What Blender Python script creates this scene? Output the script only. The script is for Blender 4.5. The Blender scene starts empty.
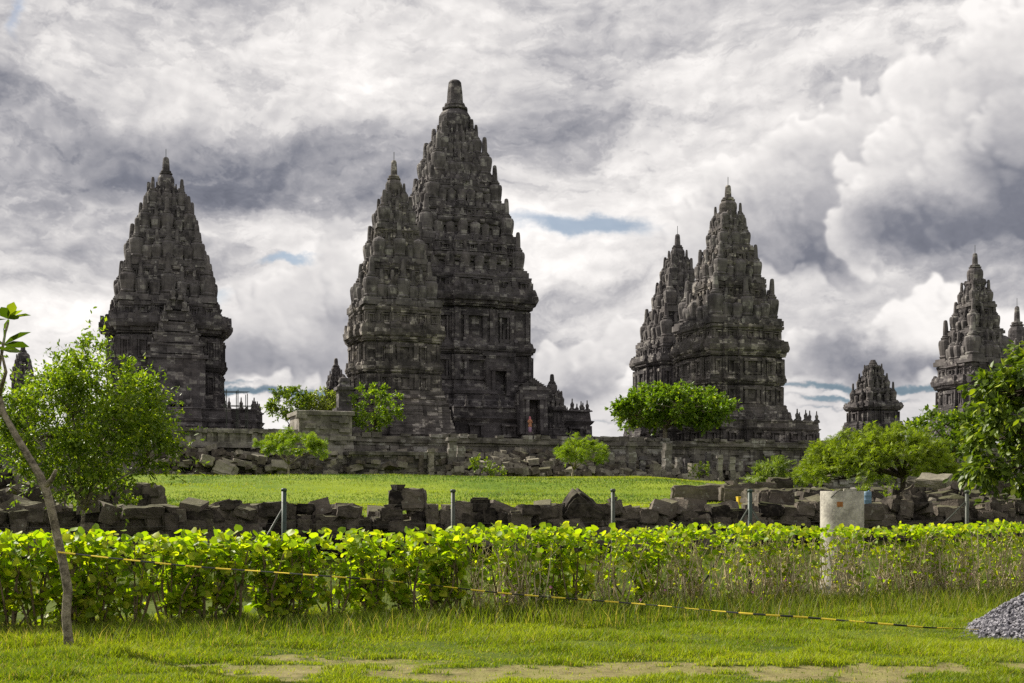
import bpy, math, random
import numpy as np
from mathutils import Vector, Matrix

S = bpy.context.scene
COL = S.collection
R = math.radians
F = 1195.0          # focal length in pixels of the 1024 wide picture
HY = 492.0          # picture row of the horizon
EYE = 1.9           # camera height

# ---------------------------------------------------------------- camera
cd = bpy.data.cameras.new("camera")
cam = bpy.data.objects.new("camera", cd)
COL.objects.link(cam)
cam.location = (0, 0, EYE)
cam.rotation_euler = (R(90), 0, 0)
cd.sensor_width = 36.0
cd.lens = F / 1024.0 * 36.0
cd.shift_y = (HY - 341.5) / 1024.0
cd.clip_start = 0.05
cd.clip_end = 9000
S.camera = cam
S.view_settings.view_transform = 'Standard'
S.view_settings.look = 'None'
S.view_settings.exposure = 0.8
S.view_settings.gamma = 1.0
S.render.resolution_x = 1024
S.render.resolution_y = 683
S.cycles.max_bounces = 6
S.cycles.transparent_max_bounces = 4
S.cycles.use_denoising = False

# ---------------------------------------------------------------- sun
SUN = Vector((-0.64, 0.44, 0.63)).normalized()      # towards the sun
sl = bpy.data.lights.new("sun", 'SUN')
sl.energy = 5.0
sl.angle = R(0.6)
sl.color = (1.0, 0.94, 0.82)
sun = bpy.data.objects.new("sun", sl)
COL.objects.link(sun)
sun.rotation_euler = SUN.to_track_quat('Z', 'Y').to_euler()
sun.location = (-60, -10, 80)

# ---------------------------------------------------------------- world: sky with clouds
W = bpy.data.worlds.new("World")
S.world = W
W.use_nodes = True
NT = W.node_tree
NT.nodes.clear()


class E:
    """a float socket with arithmetic"""
    nt = NT

    def __init__(self, s):
        self.s = s

    @staticmethod
    def m(op, *a, clamp=False):
        n = E.nt.nodes.new('ShaderNodeMath')
        n.operation = op
        n.use_clamp = clamp
        for i, v in enumerate(a):
            if isinstance(v, E):
                E.nt.links.new(v.s, n.inputs[i])
            else:
                n.inputs[i].default_value = v
        return E(n.outputs[0])

    def __add__(self, o): return E.m('ADD', self, o)
    __radd__ = __add__
    def __sub__(self, o): return E.m('SUBTRACT', self, o)
    def __rsub__(self, o): return E.m('SUBTRACT', o, self)
    def __mul__(self, o): return E.m('MULTIPLY', self, o)
    __rmul__ = __mul__
    def __truediv__(self, o): return E.m('DIVIDE', self, o)
    def clamp(self): return E.m('ADD', self, 0.0, clamp=True)


def sstep(x, a, b):
    n = E.nt.nodes.new('ShaderNodeMapRange')
    n.interpolation_type = 'SMOOTHSTEP'
    n.inputs[1].default_value = a
    n.inputs[2].default_value = b
    E.nt.links.new(x.s, n.inputs[0])
    return E(n.outputs[0])


def lerp(a, b, t):
    return a + (b - a) * t


def comb(x, y, z):
    n = E.nt.nodes.new('ShaderNodeCombineXYZ')
    for i, v in enumerate((x, y, z)):
        if isinstance(v, E):
            E.nt.links.new(v.s, n.inputs[i])
        else:
            n.inputs[i].default_value = v
    return n.outputs[0]


def noise(vec, scale, detail=6, rough=0.55, dist=0.0, lac=2.0):
    n = E.nt.nodes.new('ShaderNodeTexNoise')
    n.inputs['Scale'].default_value = scale
    n.inputs['Detail'].default_value = detail
    n.inputs['Roughness'].default_value = rough
    n.inputs['Distortion'].default_value = dist
    n.inputs['Lacunarity'].default_value = lac
    E.nt.links.new(vec, n.inputs['Vector'])
    return E(n.outputs[0])




def spectral(h, w, beta, seed, ax=1.0, ay=1.0, lo=0.0):
    """fractal noise field, periodic, zero mean and unit deviation"""
    rg = np.random.default_rng(seed)
    f = np.fft.rfft2(rg.standard_normal((h, w)))
    ky = np.fft.fftfreq(h)[:, None] * h * ay
    kx = np.fft.rfftfreq(w)[None, :] * w * h / w * ax
    k = np.sqrt(kx * kx + ky * ky)
    k[0, 0] = 1
    a = k ** (-beta / 2.0)
    a[k < lo] = 0
    a[0, 0] = 0
    o = np.fft.irfft2(f * a, s=(h, w))
    return (o - o.mean()) / o.std()


def sample(a, y, x):
    """bilinear lookup with wrap"""
    h, w = a.shape
    y0 = np.floor(y).astype(int)
    x0 = np.floor(x).astype(int)
    fy = y - y0
    fx = x - x0
    y0 %= h
    x0 %= w
    y1 = (y0 + 1) % h
    x1 = (x0 + 1) % w
    return (a[y0, x0] * (1 - fx) + a[y0, x1] * fx) * (1 - fy) + (a[y1, x0] * (1 - fx) + a[y1, x1] * fx) * fy


def sm(x, a, b):
    t = np.clip((x - a) / (b - a), 0, 1)
    return t * t * (3 - 2 * t)


def blur(a, s):
    h, w = a.shape
    ky = np.fft.fftfreq(h)[:, None]
    kx = np.fft.rfftfreq(w)[None, :]
    return np.fft.irfft2(np.fft.rfft2(a) * np.exp(-2 * (math.pi * s) ** 2 * (kx * kx + ky * ky)), s=(h, w))


AZ0, AZ1, EL0, EL1 = -32.0, 32.0, -2.0, 28.0       # the finely drawn part of the sky, degrees


def cloud_patch():
    H, Wd = 768, 1536
    azs = np.linspace(AZ0, AZ1, Wd)[None, :] * np.ones((H, 1))
    els_ = np.linspace(EL1, EL0, H)[:, None] * np.ones((1, Wd))
    # a flat chart of the sky near north: chart units are 1/1195 rad, x east, y down from the 492 row
    X = 512 + F * np.tan(np.radians(azs))
    Y = HY - F * np.tan(np.radians(els_)) / np.cos(np.radians(azs))
    yy, xx = np.mgrid[0:H, 0:Wd].astype(float)

    def g(px, py, rx, ry, tilt=0):
        c, s = math.cos(R(tilt)), math.sin(R(tilt))
        u, v_ = X - px, Y - py
        p = (u * c + v_ * s) / rx
        q = (v_ * c - u * s) / ry
        return np.exp(-(p * p + q * q))

    A = spectral(H, Wd, 3.0, 11, 2.4, 1.0)
    B = spectral(H, Wd, 2.6, 12, 1.5, 1.0)
    C = spectral(H, Wd, 2.9, 13)
    wx = spectral(H, Wd, 3.3, 14, 1.4, 1.0) * 26
    wy = spectral(H, Wd, 3.3, 15, 1.4, 1.0) * 17
    A = sample(A, yy + wy, xx + wx)
    B = sample(B, yy + wy * .6, xx + wx * .6)
    Bs = blur(B, 2.2)
    rel = Bs - np.roll(np.roll(Bs, 11, 0), 8, 1)       # lit from the upper left
    X0, Y0 = X, Y
    X = X + wx * 0.9
    Y = Y + wy * 0.9
    v = 0.62 + 0.16 * A + 0.03 * B - 0.10 * np.tanh(rel)
    fil = sm(np.abs(A + .5 * B), .0, .55)                # thin bright rims between the cloudlets
    v = v + .045 * (1 - fil)
    for amp, *b in [
            (-0.20, 275, 140, 330, 28, -3), (-0.16, 180, 150, 110, 28, 6), (-0.20, 60, 98, 160, 30, 12), (-0.12, 480, 160, 140, 30, -24),
            (-0.06, 540, 60, 60, 60, 0), (-0.16, 330, 185, 120, 16, 4),
            (0.10, 120, 30, 300, 40, 0), (0.17, 60, 250, 190, 50, 4), (0.16, 340, 215, 120, 30, 8),
            (0.13, 640, 20, 260, 50, 0), (0.20, 575, 215, 90, 55, 0), (0.13, 660, 120, 90, 70, 0), (0.16, 440, 245, 80, 30, 0),
            (0.08, 270, 100, 60, 30, 20),
            (-0.22, 575, 300, 46, 10, -22), (-0.20, 615, 265, 30, 20, -40), (-0.12, 50, 325, 95, 26, 0), (-0.18, 60, 262, 80, 9, -3),
            (0.13, 860, 268, 200, 22, 4), (0.12, 560, 385, 60, 25, 0), (0.10, 640, 300, 60, 30, 0),
            (-0.12, 930, 15, 80, 16, 20), (-0.10, 760, 60, 60, 30, -30), (-0.10, 880, 255, 150, 10, 0)]:
        v = v + amp * g(*b)
    base = v

    rg = np.random.default_rng(5)

    def cumulus(v, spheres, seed, dark, edge=0.10, tone=0.90, contrast=0.5, rough=1.0):
        """heaped cloud: many overlapping puffs, each puff carrying smaller ones, lit from the upper left"""
        rs = np.random.default_rng(seed)
        lst = []
        for (px, py, r, n) in spheres:
            lst.append((px, py, r, 0.0))
            for k in range(n):
                a = rs.uniform(0, 2 * math.pi)
                q = r * rs.uniform(.45, 1.02)
                r2 = r * rs.uniform(.22, .46)
                cx, cy, zz = px + q * math.cos(a), py + q * math.sin(a), math.sqrt(max(r * r - q * q, 0)) * .9
                lst.append((cx, cy, r2, zz))
                for j in range(5):
                    a = rs.uniform(0, 2 * math.pi)
                    q2 = r2 * rs.uniform(.4, 1.05)
                    r3 = r2 * rs.uniform(.25, .48)
                    lst.append((cx + q2 * math.cos(a), cy + q2 * math.sin(a), r3, zz + math.sqrt(max(r2 * r2 - q2 * q2, 0)) * .9))
        Dn = spectral(H, Wd, 2.75, seed + 50)
        En = spectral(H, Wd, 2.75, seed + 90)
        Xc = X0 + wx * .3 + 11.0 * Dn * rough
        Yc = Y0 + wy * .3 + 11.0 * En * rough
        hgt = np.zeros_like(X)
        cov = np.zeros_like(X)
        xcol, yrow = X0[0], Y0[:, Wd // 2]
        for (px, py, r, z) in lst:
            c0, c1 = np.searchsorted(xcol, [px - r - 75, px + r + 75])
            r0, r1 = np.searchsorted(yrow, [py - r - 85, py + r + 85])
            if c1 <= c0 or r1 <= r0:
                continue
            q = (slice(r0, r1), slice(c0, c1))
            m = np.maximum(r * r - (Xc[q] - px) ** 2 - (Yc[q] - py) ** 2, 0)
            hgt[q] = np.where(m > 0, np.maximum(hgt[q], np.sqrt(m) + z), hgt[q])
            cov[q] = np.maximum(cov[q], m / (r * r))
        # ---- light on the heap
        hgt = hgt + 2.6 * spectral(H, Wd, 2.9, seed + 130) * np.minimum(hgt, 12) / 12
        hs = blur(hgt, 2.2)
        gy, gx = np.gradient(hs)
        lam = (-gx * -0.50 * -1 + gy * 0.75)
        lam1 = np.tanh(lam * .6)
        hb = blur(hgt, 14)
        gy, gx = np.gradient(hb)
        lam2 = np.tanh((gx * 0.4 + gy * 0.8) * .5)
        cav = np.tanh((hs - blur(hgt, 8)) * .09)
        b = tone + contrast * (0.11 * lam1 + 0.24 * lam2 + 0.13 * cav) + 0.015 * B + 0.03 * A
        for amp, *q in dark:
            b = b - amp * g(*q)
        b = np.clip(np.maximum(b, .24 + .035 * B + .03 * A + .25 * np.minimum(b, 0.2)), 0.08, 0.93)
        m = sm(blur(cov, 2.4) + 0.05 * B * rough, 0.02, edge + .42)
        return v * (1 - m) + b * m

    # low heaps
    v = cumulus(v, [(300, 300, 40, 9), (345, 280, 34, 9), (262, 318, 34, 8), (240, 325, 28, 6), (370, 300, 40, 8), (310, 335, 40, 6), (270, 350, 30, 3), (340, 345, 34, 3), (230, 345, 26, 3)], 21,
                [(0.24, 300, 340, 110, 24, 0), (0.20, 350, 300, 36, 26, 0), (0.16, 250, 322, 40, 20, 0)], tone=.68, contrast=.55)
    v = cumulus(v, [(592, 365, 30, 8), (565, 378, 28, 8), (620, 345, 24, 7), (545, 372, 22, 6), (600, 395, 40, 4)], 22,
                [(0.26, 590, 375, 40, 18, 0), (0.2, 560, 385, 30, 15, 0)], tone=.70, contrast=.6)
    v = cumulus(v, [(905, 315, 26, 9), (880, 330, 30, 9), (925, 335, 36, 9), (840, 345, 30, 8), (800, 350, 30, 8), (770, 345, 26, 7), (870, 365, 50, 6),
                    (950, 350, 34, 6), (990, 350, 40, 6)], 23,
                [(0.50, 850, 372, 110, 24, 0), (0.42, 800, 340, 46, 24, 0), (0.2, 935, 365, 60, 16, 0), (0.25, 850, 345, 30, 12, -20)], tone=.86, contrast=.6)
    # the great heap at the right, in three masses
    v = cumulus(v, [(800, 160, 52, 12), (770, 195, 50, 10), (850, 130, 50, 12), (895, 100, 36, 10), (740, 215, 46, 9), (705, 240, 40, 8), (830, 200, 60, 9),
                    (880, 160, 50, 9), (790, 230, 50, 6)], 24,
                [(0.34, 790, 255, 110, 28, -6), (0.16, 730, 225, 80, 30, -10), (0.14, 815, 200, 40, 40, 40), (0.08, 760, 185, 30, 24, 0), (0.12, 880, 120, 40, 20, 0)],
                tone=.74, contrast=.6)
    v = cumulus(v, [(1000, 90, 80, 12), (1060, 60, 90, 10), (940, 150, 56, 11), (900, 195, 46, 9), (1010, 170, 80, 9), (870, 225, 36, 7), (960, 205, 50, 8), (1100, 150, 120, 9),
                    (1020, 30, 50, 8)], 25,
                [(0.40, 940, 236, 110, 24, 0), (0.26, 1010, 205, 60, 34, 30), (0.22, 865, 240, 46, 20, 0), (0.30, 1060, 200, 120, 44, 0), (0.16, 990, 130, 46, 26, 30)],
                tone=.80, contrast=.55)
    v = v - 0.10 * g(760, 262, 80, 16, -6)
    # layered dark bank low down, with bright slits
    bn = spectral(H, Wd, 2.8, 31, 3.0, .6)
    bank = np.zeros_like(v)
    for amp, *b in [(1.0, 270, 369, 150, 7, 1), (0.7, 240, 360, 60, 5, 0), (0.9, 850, 388, 170, 6, 0), (0.7, 830, 401, 110, 4, 0), (0.5, 800, 411, 90, 3, 0), (0.5, 620, 410, 70, 4, 0), (0.4, 60, 395, 90, 4, 0)]:
        bank = np.maximum(bank, amp * g(*b))
    low = sm(Y, 372, 398)
    v = v * (1 - .65 * low) + (.80 + .03 * A) * .65 * low
    bk = sm(bank + .13 * bn, .30, .95) * .85
    v = v * (1 - bk) + (0.30 + .05 * bn) * bk
    gap = np.zeros_like(v)
    for amp, *b in [(1.0, 303, 243, 46, 7, 2), (1.0, 545, 240, 58, 13, 4), (0.8, 222, 270, 24, 12, -20), (.7, 40, 2, 14, 30, 0)]:
        gap = np.maximum(gap, amp * g(*b))
    gp = .8 * sm(gap + .07 * bn + .03 * B, .30, .95) * (1 - bk)
    blue = sm(bk, .2, .8)
    return np.clip(v, 0, 1), gp, blue


def sky_colour(v, blue):
    xs = [0, .25, .5, .75, 1.0]
    r = np.interp(v, xs, [.082, .183, .395, .685, .95])
    g_ = np.interp(v, xs, [.090, .190, .388, .662, .915])
    b = np.interp(v, xs, [.120, .228, .410, .652, .885])
    r = r * (1 - .42 * blue)
    g_ = g_ * (1 - .22 * blue)
    b = b * (1 - .14 * blue)
    return r, g_, b


tc = NT.nodes.new('ShaderNodeTexCoord')
sx = NT.nodes.new('ShaderNodeSeparateXYZ')
NT.links.new(tc.outputs['Generated'], sx.inputs[0])
dx, dy, dz = (E(sx.outputs[i]) for i in range(3))
az = E.m('ARCTAN2', dx, dy) * (180 / math.pi)
el = E.m('ARCSINE', dz) * (180 / math.pi)

# the part of the sky the town looks at, worked out puff by puff above
_v, _g, _b = cloud_patch()
_r3 = sky_colour(_v, _b)
px_ = np.stack([_r3[0], _r3[1], _r3[2], _g], -1)[::-1].astype(np.float32)
img = bpy.data.images.new("cloud_patch", px_.shape[1], px_.shape[0], alpha=True, float_buffer=True)
img.colorspace_settings.name = 'Non-Color'
img.alpha_mode = 'CHANNEL_PACKED'
img.pixels.foreach_set(np.ascontiguousarray(px_).ravel())
img.update()
img.pack()
ti = NT.nodes.new('ShaderNodeTexImage')
ti.image = img
ti.extension = 'EXTEND'
NT.links.new(comb((az - AZ0) * (1 / (AZ1 - AZ0)), (el - EL0) * (1 / (EL1 - EL0)), 0.0), ti.inputs[0])
win = sstep(E.m('ABSOLUTE', az), 31.5, 27.0) * sstep(el, 27.5, 24.0) * sstep(el, -1.9, -1.0)
# the rest of the overcast
nn = noise(comb(dx, dy, dz * 2.2), 2.6, 5, 0.55, 0.6)
cr = NT.nodes.new('ShaderNodeValToRGB')
cr.color_ramp.elements[0].position = 0.3
cr.color_ramp.elements[0].color = (0.32, 0.32, 0.36, 1)
cr.color_ramp.elements[1].position = 0.62
cr.color_ramp.elements[1].color = (0.92, 0.90, 0.89, 1)
NT.links.new(nn.s, cr.inputs[0])
mc = NT.nodes.new('ShaderNodeMix')
mc.data_type = 'RGBA'
NT.links.new(win.s, mc.inputs[0])
NT.links.new(cr.outputs[0], mc.inputs[6])
NT.links.new(ti.outputs[0], mc.inputs[7])
gap = E(ti.outputs[1]) * win
sky = NT.nodes.new('ShaderNodeTexSky')
sky.sky_type = 'NISHITA'
sky.sun_disc = False
sky.sun_elevation = math.asin(SUN.z)
sky.sun_rotation = math.atan2(SUN.x, SUN.y)
sky.dust_density = 1.0
bg_sky = NT.nodes.new('ShaderNodeBackground')
bg_sky.inputs[1].default_value = 0.05
NT.links.new(sky.outputs[0], bg_sky.inputs[0])
bg_cl = NT.nodes.new('ShaderNodeBackground')
bg_cl.inputs[1].default_value = 0.66
NT.links.new(mc.outputs[2], bg_cl.inputs[0])
mx = NT.nodes.new('ShaderNodeMixShader')
NT.links.new(gap.s, mx.inputs[0])
NT.links.new(bg_cl.outputs[0], mx.inputs[1])
NT.links.new(bg_sky.outputs[0], mx.inputs[2])
wo = NT.nodes.new('ShaderNodeOutputWorld')
NT.links.new(mx.outputs[0], wo.inputs[0])
W.cycles.sampling_method = 'MANUAL'
W.cycles.sample_map_resolution = 512

# ================================================================ helpers
RNG = np.random.default_rng(7)
random.seed(7)


def P(px, py, d):
    """the point at distance d along +Y that stands at row py and column px of the photograph"""
    return ((px - 512) / F * d, d, EYE + (HY - py) / F * d)


def vnoise(x, y, s=0):
    """smooth value noise in 0..1"""
    x = np.asarray(x, float)
    y = np.asarray(y, float)
    xi = np.floor(x).astype(np.int64)
    yi = np.floor(y).astype(np.int64)
    fx = x - xi
    fy = y - yi
    fx = fx * fx * (3 - 2 * fx)
    fy = fy * fy * (3 - 2 * fy)

    def h(a, b):
        n = (a * 374761393 + b * 668265263 + s * 982451653) & 0x7fffffff
        n = ((n ^ (n >> 13)) * 1274126177) & 0x7fffffff
        return ((n ^ (n >> 16)) & 0xffff) / 65535.0
    return (h(xi, yi) * (1 - fx) + h(xi + 1, yi) * fx) * (1 - fy) + (h(xi, yi + 1) * (1 - fx) + h(xi + 1, yi + 1) * fx) * fy


def fbm(x, y, s=0, o=4):
    t = 0
    a = .5
    for i in range(o):
        t = t + a * vnoise(np.asarray(x) * 2 ** i + 13.7 * i, np.asarray(y) * 2 ** i + 5.1 * i, s + i)
        a *= .5
    return t / (1 - .5 ** o)


def link(name, me, mat=None, parent=None):
    o = bpy.data.objects.new(name, me)
    COL.objects.link(o)
    if mat is not None and me is not None:
        for m in (mat if isinstance(mat, (list, tuple)) else [mat]):
            me.materials.append(m)
    if parent is not None:
        o.parent = parent
    return o


def thing(name, label, cat, loc=(0, 0, 0), rz=0.0, group=None):
    o = bpy.data.objects.new(name, None)
    o.empty_display_size = .3
    COL.objects.link(o)
    o.location = loc
    o.rotation_euler = (0, 0, rz)
    return tag(o, label, cat, group)


def tag(o, label=None, cat=None, group=None, kind=None):
    if label:
        o['label'] = label
    if cat:
        o['category'] = cat
    if group:
        o['group'] = group
    if kind:
        o['kind'] = kind
    return o


def dup(root, loc, rz, label=None, group=None, scale=None):
    r = root.copy()
    COL.objects.link(r)
    r.location = loc
    r.rotation_euler = (0, 0, rz)
    if scale:
        r.scale = scale
    if label:
        r['label'] = label
    if group:
        r['group'] = group
    for ch in list(root.children):
        c = ch.copy()
        COL.objects.link(c)
        c.parent = r
    return r


class MB:
    """collects polygons for ONE mesh object"""

    def __init__(self):
        self.v = []
        self.f = []

    def add(self, vs, fs):
        n = len(self.v)
        self.v.extend(tuple(map(float, p)) for p in vs)
        self.f.extend([tuple(i + n for i in f) for f in fs])

    def box(self, c, s, rz=0.0, jit=0.0, top=1.0):
        """box of full size s about centre c; top scales the upper face"""
        co, si = math.cos(rz), math.sin(rz)
        vs = []
        for z in (-.5, .5):
            k = top if z > 0 else 1.0
            for x, y in ((-.5, -.5), (.5, -.5), (.5, .5), (-.5, .5)):
                X, Y = x * s[0] * k, y * s[1] * k
                vs.append((c[0] + X * co - Y * si + random.uniform(-jit, jit), c[1] + X * si + Y * co + random.uniform(-jit, jit),
                           c[2] + z * s[2] + random.uniform(-jit, jit)))
        self.add(vs, [(3, 2, 1, 0), (4, 5, 6, 7), (0, 1, 5, 4), (1, 2, 6, 5), (2, 3, 7, 6), (3, 0, 4, 7)])

    def loft(self, rings, cap0=True, cap1=True):
        n = len(rings[0])
        vs = [p for r in rings for p in r]
        fs = []
        for k in range(len(rings) - 1):
            for i in range(n):
                j = (i + 1) % n
                fs.append((k * n + i, k * n + j, (k + 1) * n + j, (k + 1) * n + i))
        if cap0:
            fs.append(tuple(range(n - 1, -1, -1)))
        if cap1:
            fs.append(tuple((len(rings) - 1) * n + i for i in range(n)))
        self.add(vs, fs)

    def lathe(self, prof, n=12, c=(0, 0, 0), rib=0.0, k=1.0):
        """prof: list of (z, r)"""
        rings = []
        for z, r in prof:
            rings.append([(c[0] + k * r * (1 - rib * (i % 2)) * math.cos(2 * math.pi * i / n), c[1] + k * r * (1 - rib * (i % 2)) * math.sin(2 * math.pi * i / n),
                           c[2] + k * z) for i in range(n)])
        self.loft(rings)

    def tube(self, pts, rad, n=6):
        """tapered tube along pts"""
        pts = [Vector(p) for p in pts]
        rings = []
        up = Vector((0.31, 0.11, .94))
        for i, p in enumerate(pts):
            a = pts[max(i - 1, 0)]
            b = pts[min(i + 1, len(pts) - 1)]
            t = (b - a).normalized() if (b - a).length > 1e-9 else Vector((0, 0, 1))
            u = t.cross(up)
            if u.length < .05:
                u = t.cross(Vector((1, 0, 0)))
            u.normalize()
            w = t.cross(u)
            r = rad[i] if isinstance(rad, (list, tuple)) else rad
            rings.append([p + (u * math.cos(2 * math.pi * k / n) + w * math.sin(2 * math.pi * k / n)) * r for k in range(n)])
        self.loft(rings)

    def mesh(self, name, smooth=False):
        me = bpy.data.meshes.new(name)
        me.from_pydata(self.v, [], self.f)
        if smooth:
            me.polygons.foreach_set('use_smooth', np.ones(len(me.polygons), bool))
        me.update()
        return me

    def build(self, name, mat, parent=None, smooth=False):
        return link(name, self.mesh(name, smooth), mat, parent)


def array_mesh(name, v, faces, col=None, smooth=False):
    """v (N,3); faces (M,k) with one k for all, or a list of such arrays; col (N,3) a colour of the thing itself"""
    me = bpy.data.meshes.new(name)
    if not isinstance(faces, list):
        faces = [faces]
    v = np.asarray(v, np.float32)
    me.vertices.add(len(v))
    me.vertices.foreach_set('co', v.ravel())
    loops = np.concatenate([f.ravel() for f in faces]).astype(np.int32)
    tot = np.concatenate([np.full(len(f), f.shape[1]) for f in faces]).astype(np.int32)
    start = np.concatenate([[0], np.cumsum(tot)[:-1]]).astype(np.int32)
    me.loops.add(len(loops))
    me.loops.foreach_set('vertex_index', loops)
    me.polygons.add(len(tot))
    me.polygons.foreach_set('loop_start', start)
    me.polygons.foreach_set('loop_total', tot)
    if smooth:
        me.polygons.foreach_set('use_smooth', np.ones(len(tot), bool))
    if col is not None:
        at = me.color_attributes.new('tint', 'FLOAT_COLOR', 'POINT')
        c4 = np.ones((len(v), 4), np.float32)
        c4[:, :3] = col
        at.data.foreach_set('color', c4.ravel())
    me.update(calc_edges=True)
    return me


# ================================================================ materials
def new_mat(name):
    m = bpy.data.materials.new(name)
    m.use_nodes = True
    E.nt = m.node_tree
    b = m.node_tree.nodes['Principled BSDF']
    return m, m.node_tree, b


def mixc(nt, f, a, b):
    n = nt.nodes.new('ShaderNodeMix')
    n.data_type = 'RGBA'
    for i, v in ((0, f), (6, a), (7, b)):
        if isinstance(v, E):
            nt.links.new(v.s, n.inputs[i])
        elif isinstance(v, bpy.types.NodeSocket):
            nt.links.new(v, n.inputs[i])
        elif i == 0:
            n.inputs[i].default_value = v
        else:
            n.inputs[i].default_value = (*v, 1)
    return n.outputs[2]


def bump(nt, b, h, strength, dist):
    n = nt.nodes.new('ShaderNodeBump')
    n.inputs['Strength'].default_value = strength
    n.inputs['Distance'].default_value = dist
    nt.links.new(h.s, n.inputs['Height'])
    nt.links.new(n.outputs[0], b.inputs['Normal'])


def coords(nt, kind='Object'):
    return nt.nodes.new('ShaderNodeTexCoord').outputs[kind]


def mapping(nt, vec, scale, off=(0, 0, 0)):
    n = nt.nodes.new('ShaderNodeMapping')
    n.inputs['Scale'].default_value = scale
    n.inputs['Location'].default_value = off
    nt.links.new(vec, n.inputs[0])
    return n.outputs[0]


def white(nt, vec):
    fl = nt.nodes.new('ShaderNodeVectorMath')
    fl.operation = 'FLOOR'
    nt.links.new(vec, fl.inputs[0])
    n = nt.nodes.new('ShaderNodeTexWhiteNoise')
    nt.links.new(fl.outputs[0], n.inputs[0])
    return E(n.outputs[0])


def m_masonry(name, lo, hi, cell=(.85, .85, .42), bmp=.9, pale=(.30, .285, .26), pale_amt=1.0, unit=1.0):
    """old andesite masonry: every block its own grey, lichen, black crust, joints and worn faces"""
    m, nt, b = new_mat(name)
    tcn = coords(nt)
    if unit != 1.0:                              # finials share one small mesh: shift the pattern from one to the next
        oi = nt.nodes.new('ShaderNodeObjectInfo')
        rd = E(oi.outputs['Random'])
        va = nt.nodes.new('ShaderNodeVectorMath')
        va.operation = 'MULTIPLY_ADD'
        nt.links.new(tcn, va.inputs[0])
        va.inputs[1].default_value = (unit, unit, unit)
        nt.links.new(comb(rd * 37.0, rd * 91.0, rd * 53.0), va.inputs[2])
        tcn = va.outputs[0]
        cell = [c * unit for c in cell]
    wob = nt.nodes.new('ShaderNodeTexNoise')
    wob.inputs['Scale'].default_value = .9
    nt.links.new(tcn, wob.inputs[0])
    vv = nt.nodes.new('ShaderNodeVectorMath')
    vv.operation = 'MULTIPLY_ADD'
    nt.links.new(wob.outputs['Color'], vv.inputs[0])
    vv.inputs[1].default_value = (.16, .16, .10)
    nt.links.new(tcn, vv.inputs[2])
    v1 = mapping(nt, vv.outputs[0], [1 / c for c in cell], (.317, .173, .211))
    v2 = mapping(nt, vv.outputs[0], [2.2 / c for c in cell], (.71, .37, .13))
    c1 = white(nt, v1)
    c2 = white(nt, v2)
    big = noise(tcn, .16, 4, .6)
    mid = noise(tcn, .9, 5, .62)
    fine = noise(tcn, 6.0, 4, .6)
    t = c1 * .34 + c2 * .14 + sstep(mid, .3, .72) * .30 + (fine - .5) * .30 + .12
    base = mixc(nt, t.clamp(), lo, hi)
    # pale bare blocks here and there, black crust in large patches, a little moss
    palef = sstep(c1 * .6 + c2 * .2 + mid * .5, .84, .98) * (.6 * pale_amt)
    base = mixc(nt, palef, base, pale)
    crust = sstep(big + (mid - .5) * .55 + (fine - .5) * .2, .52, .34) * .50
    base = mixc(nt, crust, base, (lo[0] * .5, lo[1] * .5, lo[2] * .55))
    streak = noise(mapping(nt, tcn, (1.6, 1.6, .16)), 1.0, 3, .6)
    base = mixc(nt, sstep(streak, .57, .74) * .35, base, (lo[0] * .55, lo[1] * .55, lo[2] * .6))
    warm = sstep(noise(tcn, .35, 3, .5), .5, .75) * .5
    hsv = nt.nodes.new('ShaderNodeMix')
    hsv.data_type = 'RGBA'
    hsv.blend_type = 'MULTIPLY'
    nt.links.new(warm.s, hsv.inputs[0])
    nt.links.new(base, hsv.inputs[6])
    hsv.inputs[7].default_value = (1.04, .97, .95, 1)
    nt.links.new(hsv.outputs[2], b.inputs['Base Color'])
    b.inputs['Roughness'].default_value = .95
    b.inputs['Specular IOR Level'].default_value = .15
    bump(nt, b, c1 * .40 + c2 * .25 + mid * .4 + fine * .3, bmp * .8, .20 / unit)
    return m


def m_boulder(name, lo, hi, moss=.4, scale=1.0):
    m, nt, b = new_mat(name)
    tcn = coords(nt)
    oi = nt.nodes.new('ShaderNodeObjectInfo')
    rnd = E(oi.outputs['Random'])
    vv = nt.nodes.new('ShaderNodeVectorMath')
    vv.operation = 'ADD'
    nt.links.new(tcn, vv.inputs[0])
    nt.links.new(comb(rnd * 31.0, rnd * 17.0, rnd * 7.0), vv.inputs[1])
    v = vv.outputs[0]
    mid = noise(v, 2.6 * scale, 5, .62)
    fine = noise(v, 16.0 * scale, 5, .65)
    base = mixc(nt, (sstep(mid, .3, .7) * .5 + rnd * .8 + (fine - .5) * .7 - .22).clamp(), lo, hi)
    spots = sstep(noise(v, 7.0 * scale, 4, .6), .60, .70) * .65
    base = mixc(nt, spots * sstep(rnd, .2, .9), base, (.30, .29, .25))
    geo = nt.nodes.new('ShaderNodeNewGeometry')
    sz = nt.nodes.new('ShaderNodeSeparateXYZ')
    nt.links.new(geo.outputs['Normal'], sz.inputs[0])
    up = sstep(E(sz.outputs[2]) + (mid - .5) * .8, .45, 1.0) * moss
    base = mixc(nt, up, base, (.075, .085, .018))
    nt.links.new(base, b.inputs['Base Color'])
    b.inputs['Roughness'].default_value = .95
    b.inputs['Specular IOR Level'].default_value = .15
    bump(nt, b, mid * .6 + fine * .45, .8, .06 / scale)
    return m


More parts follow.
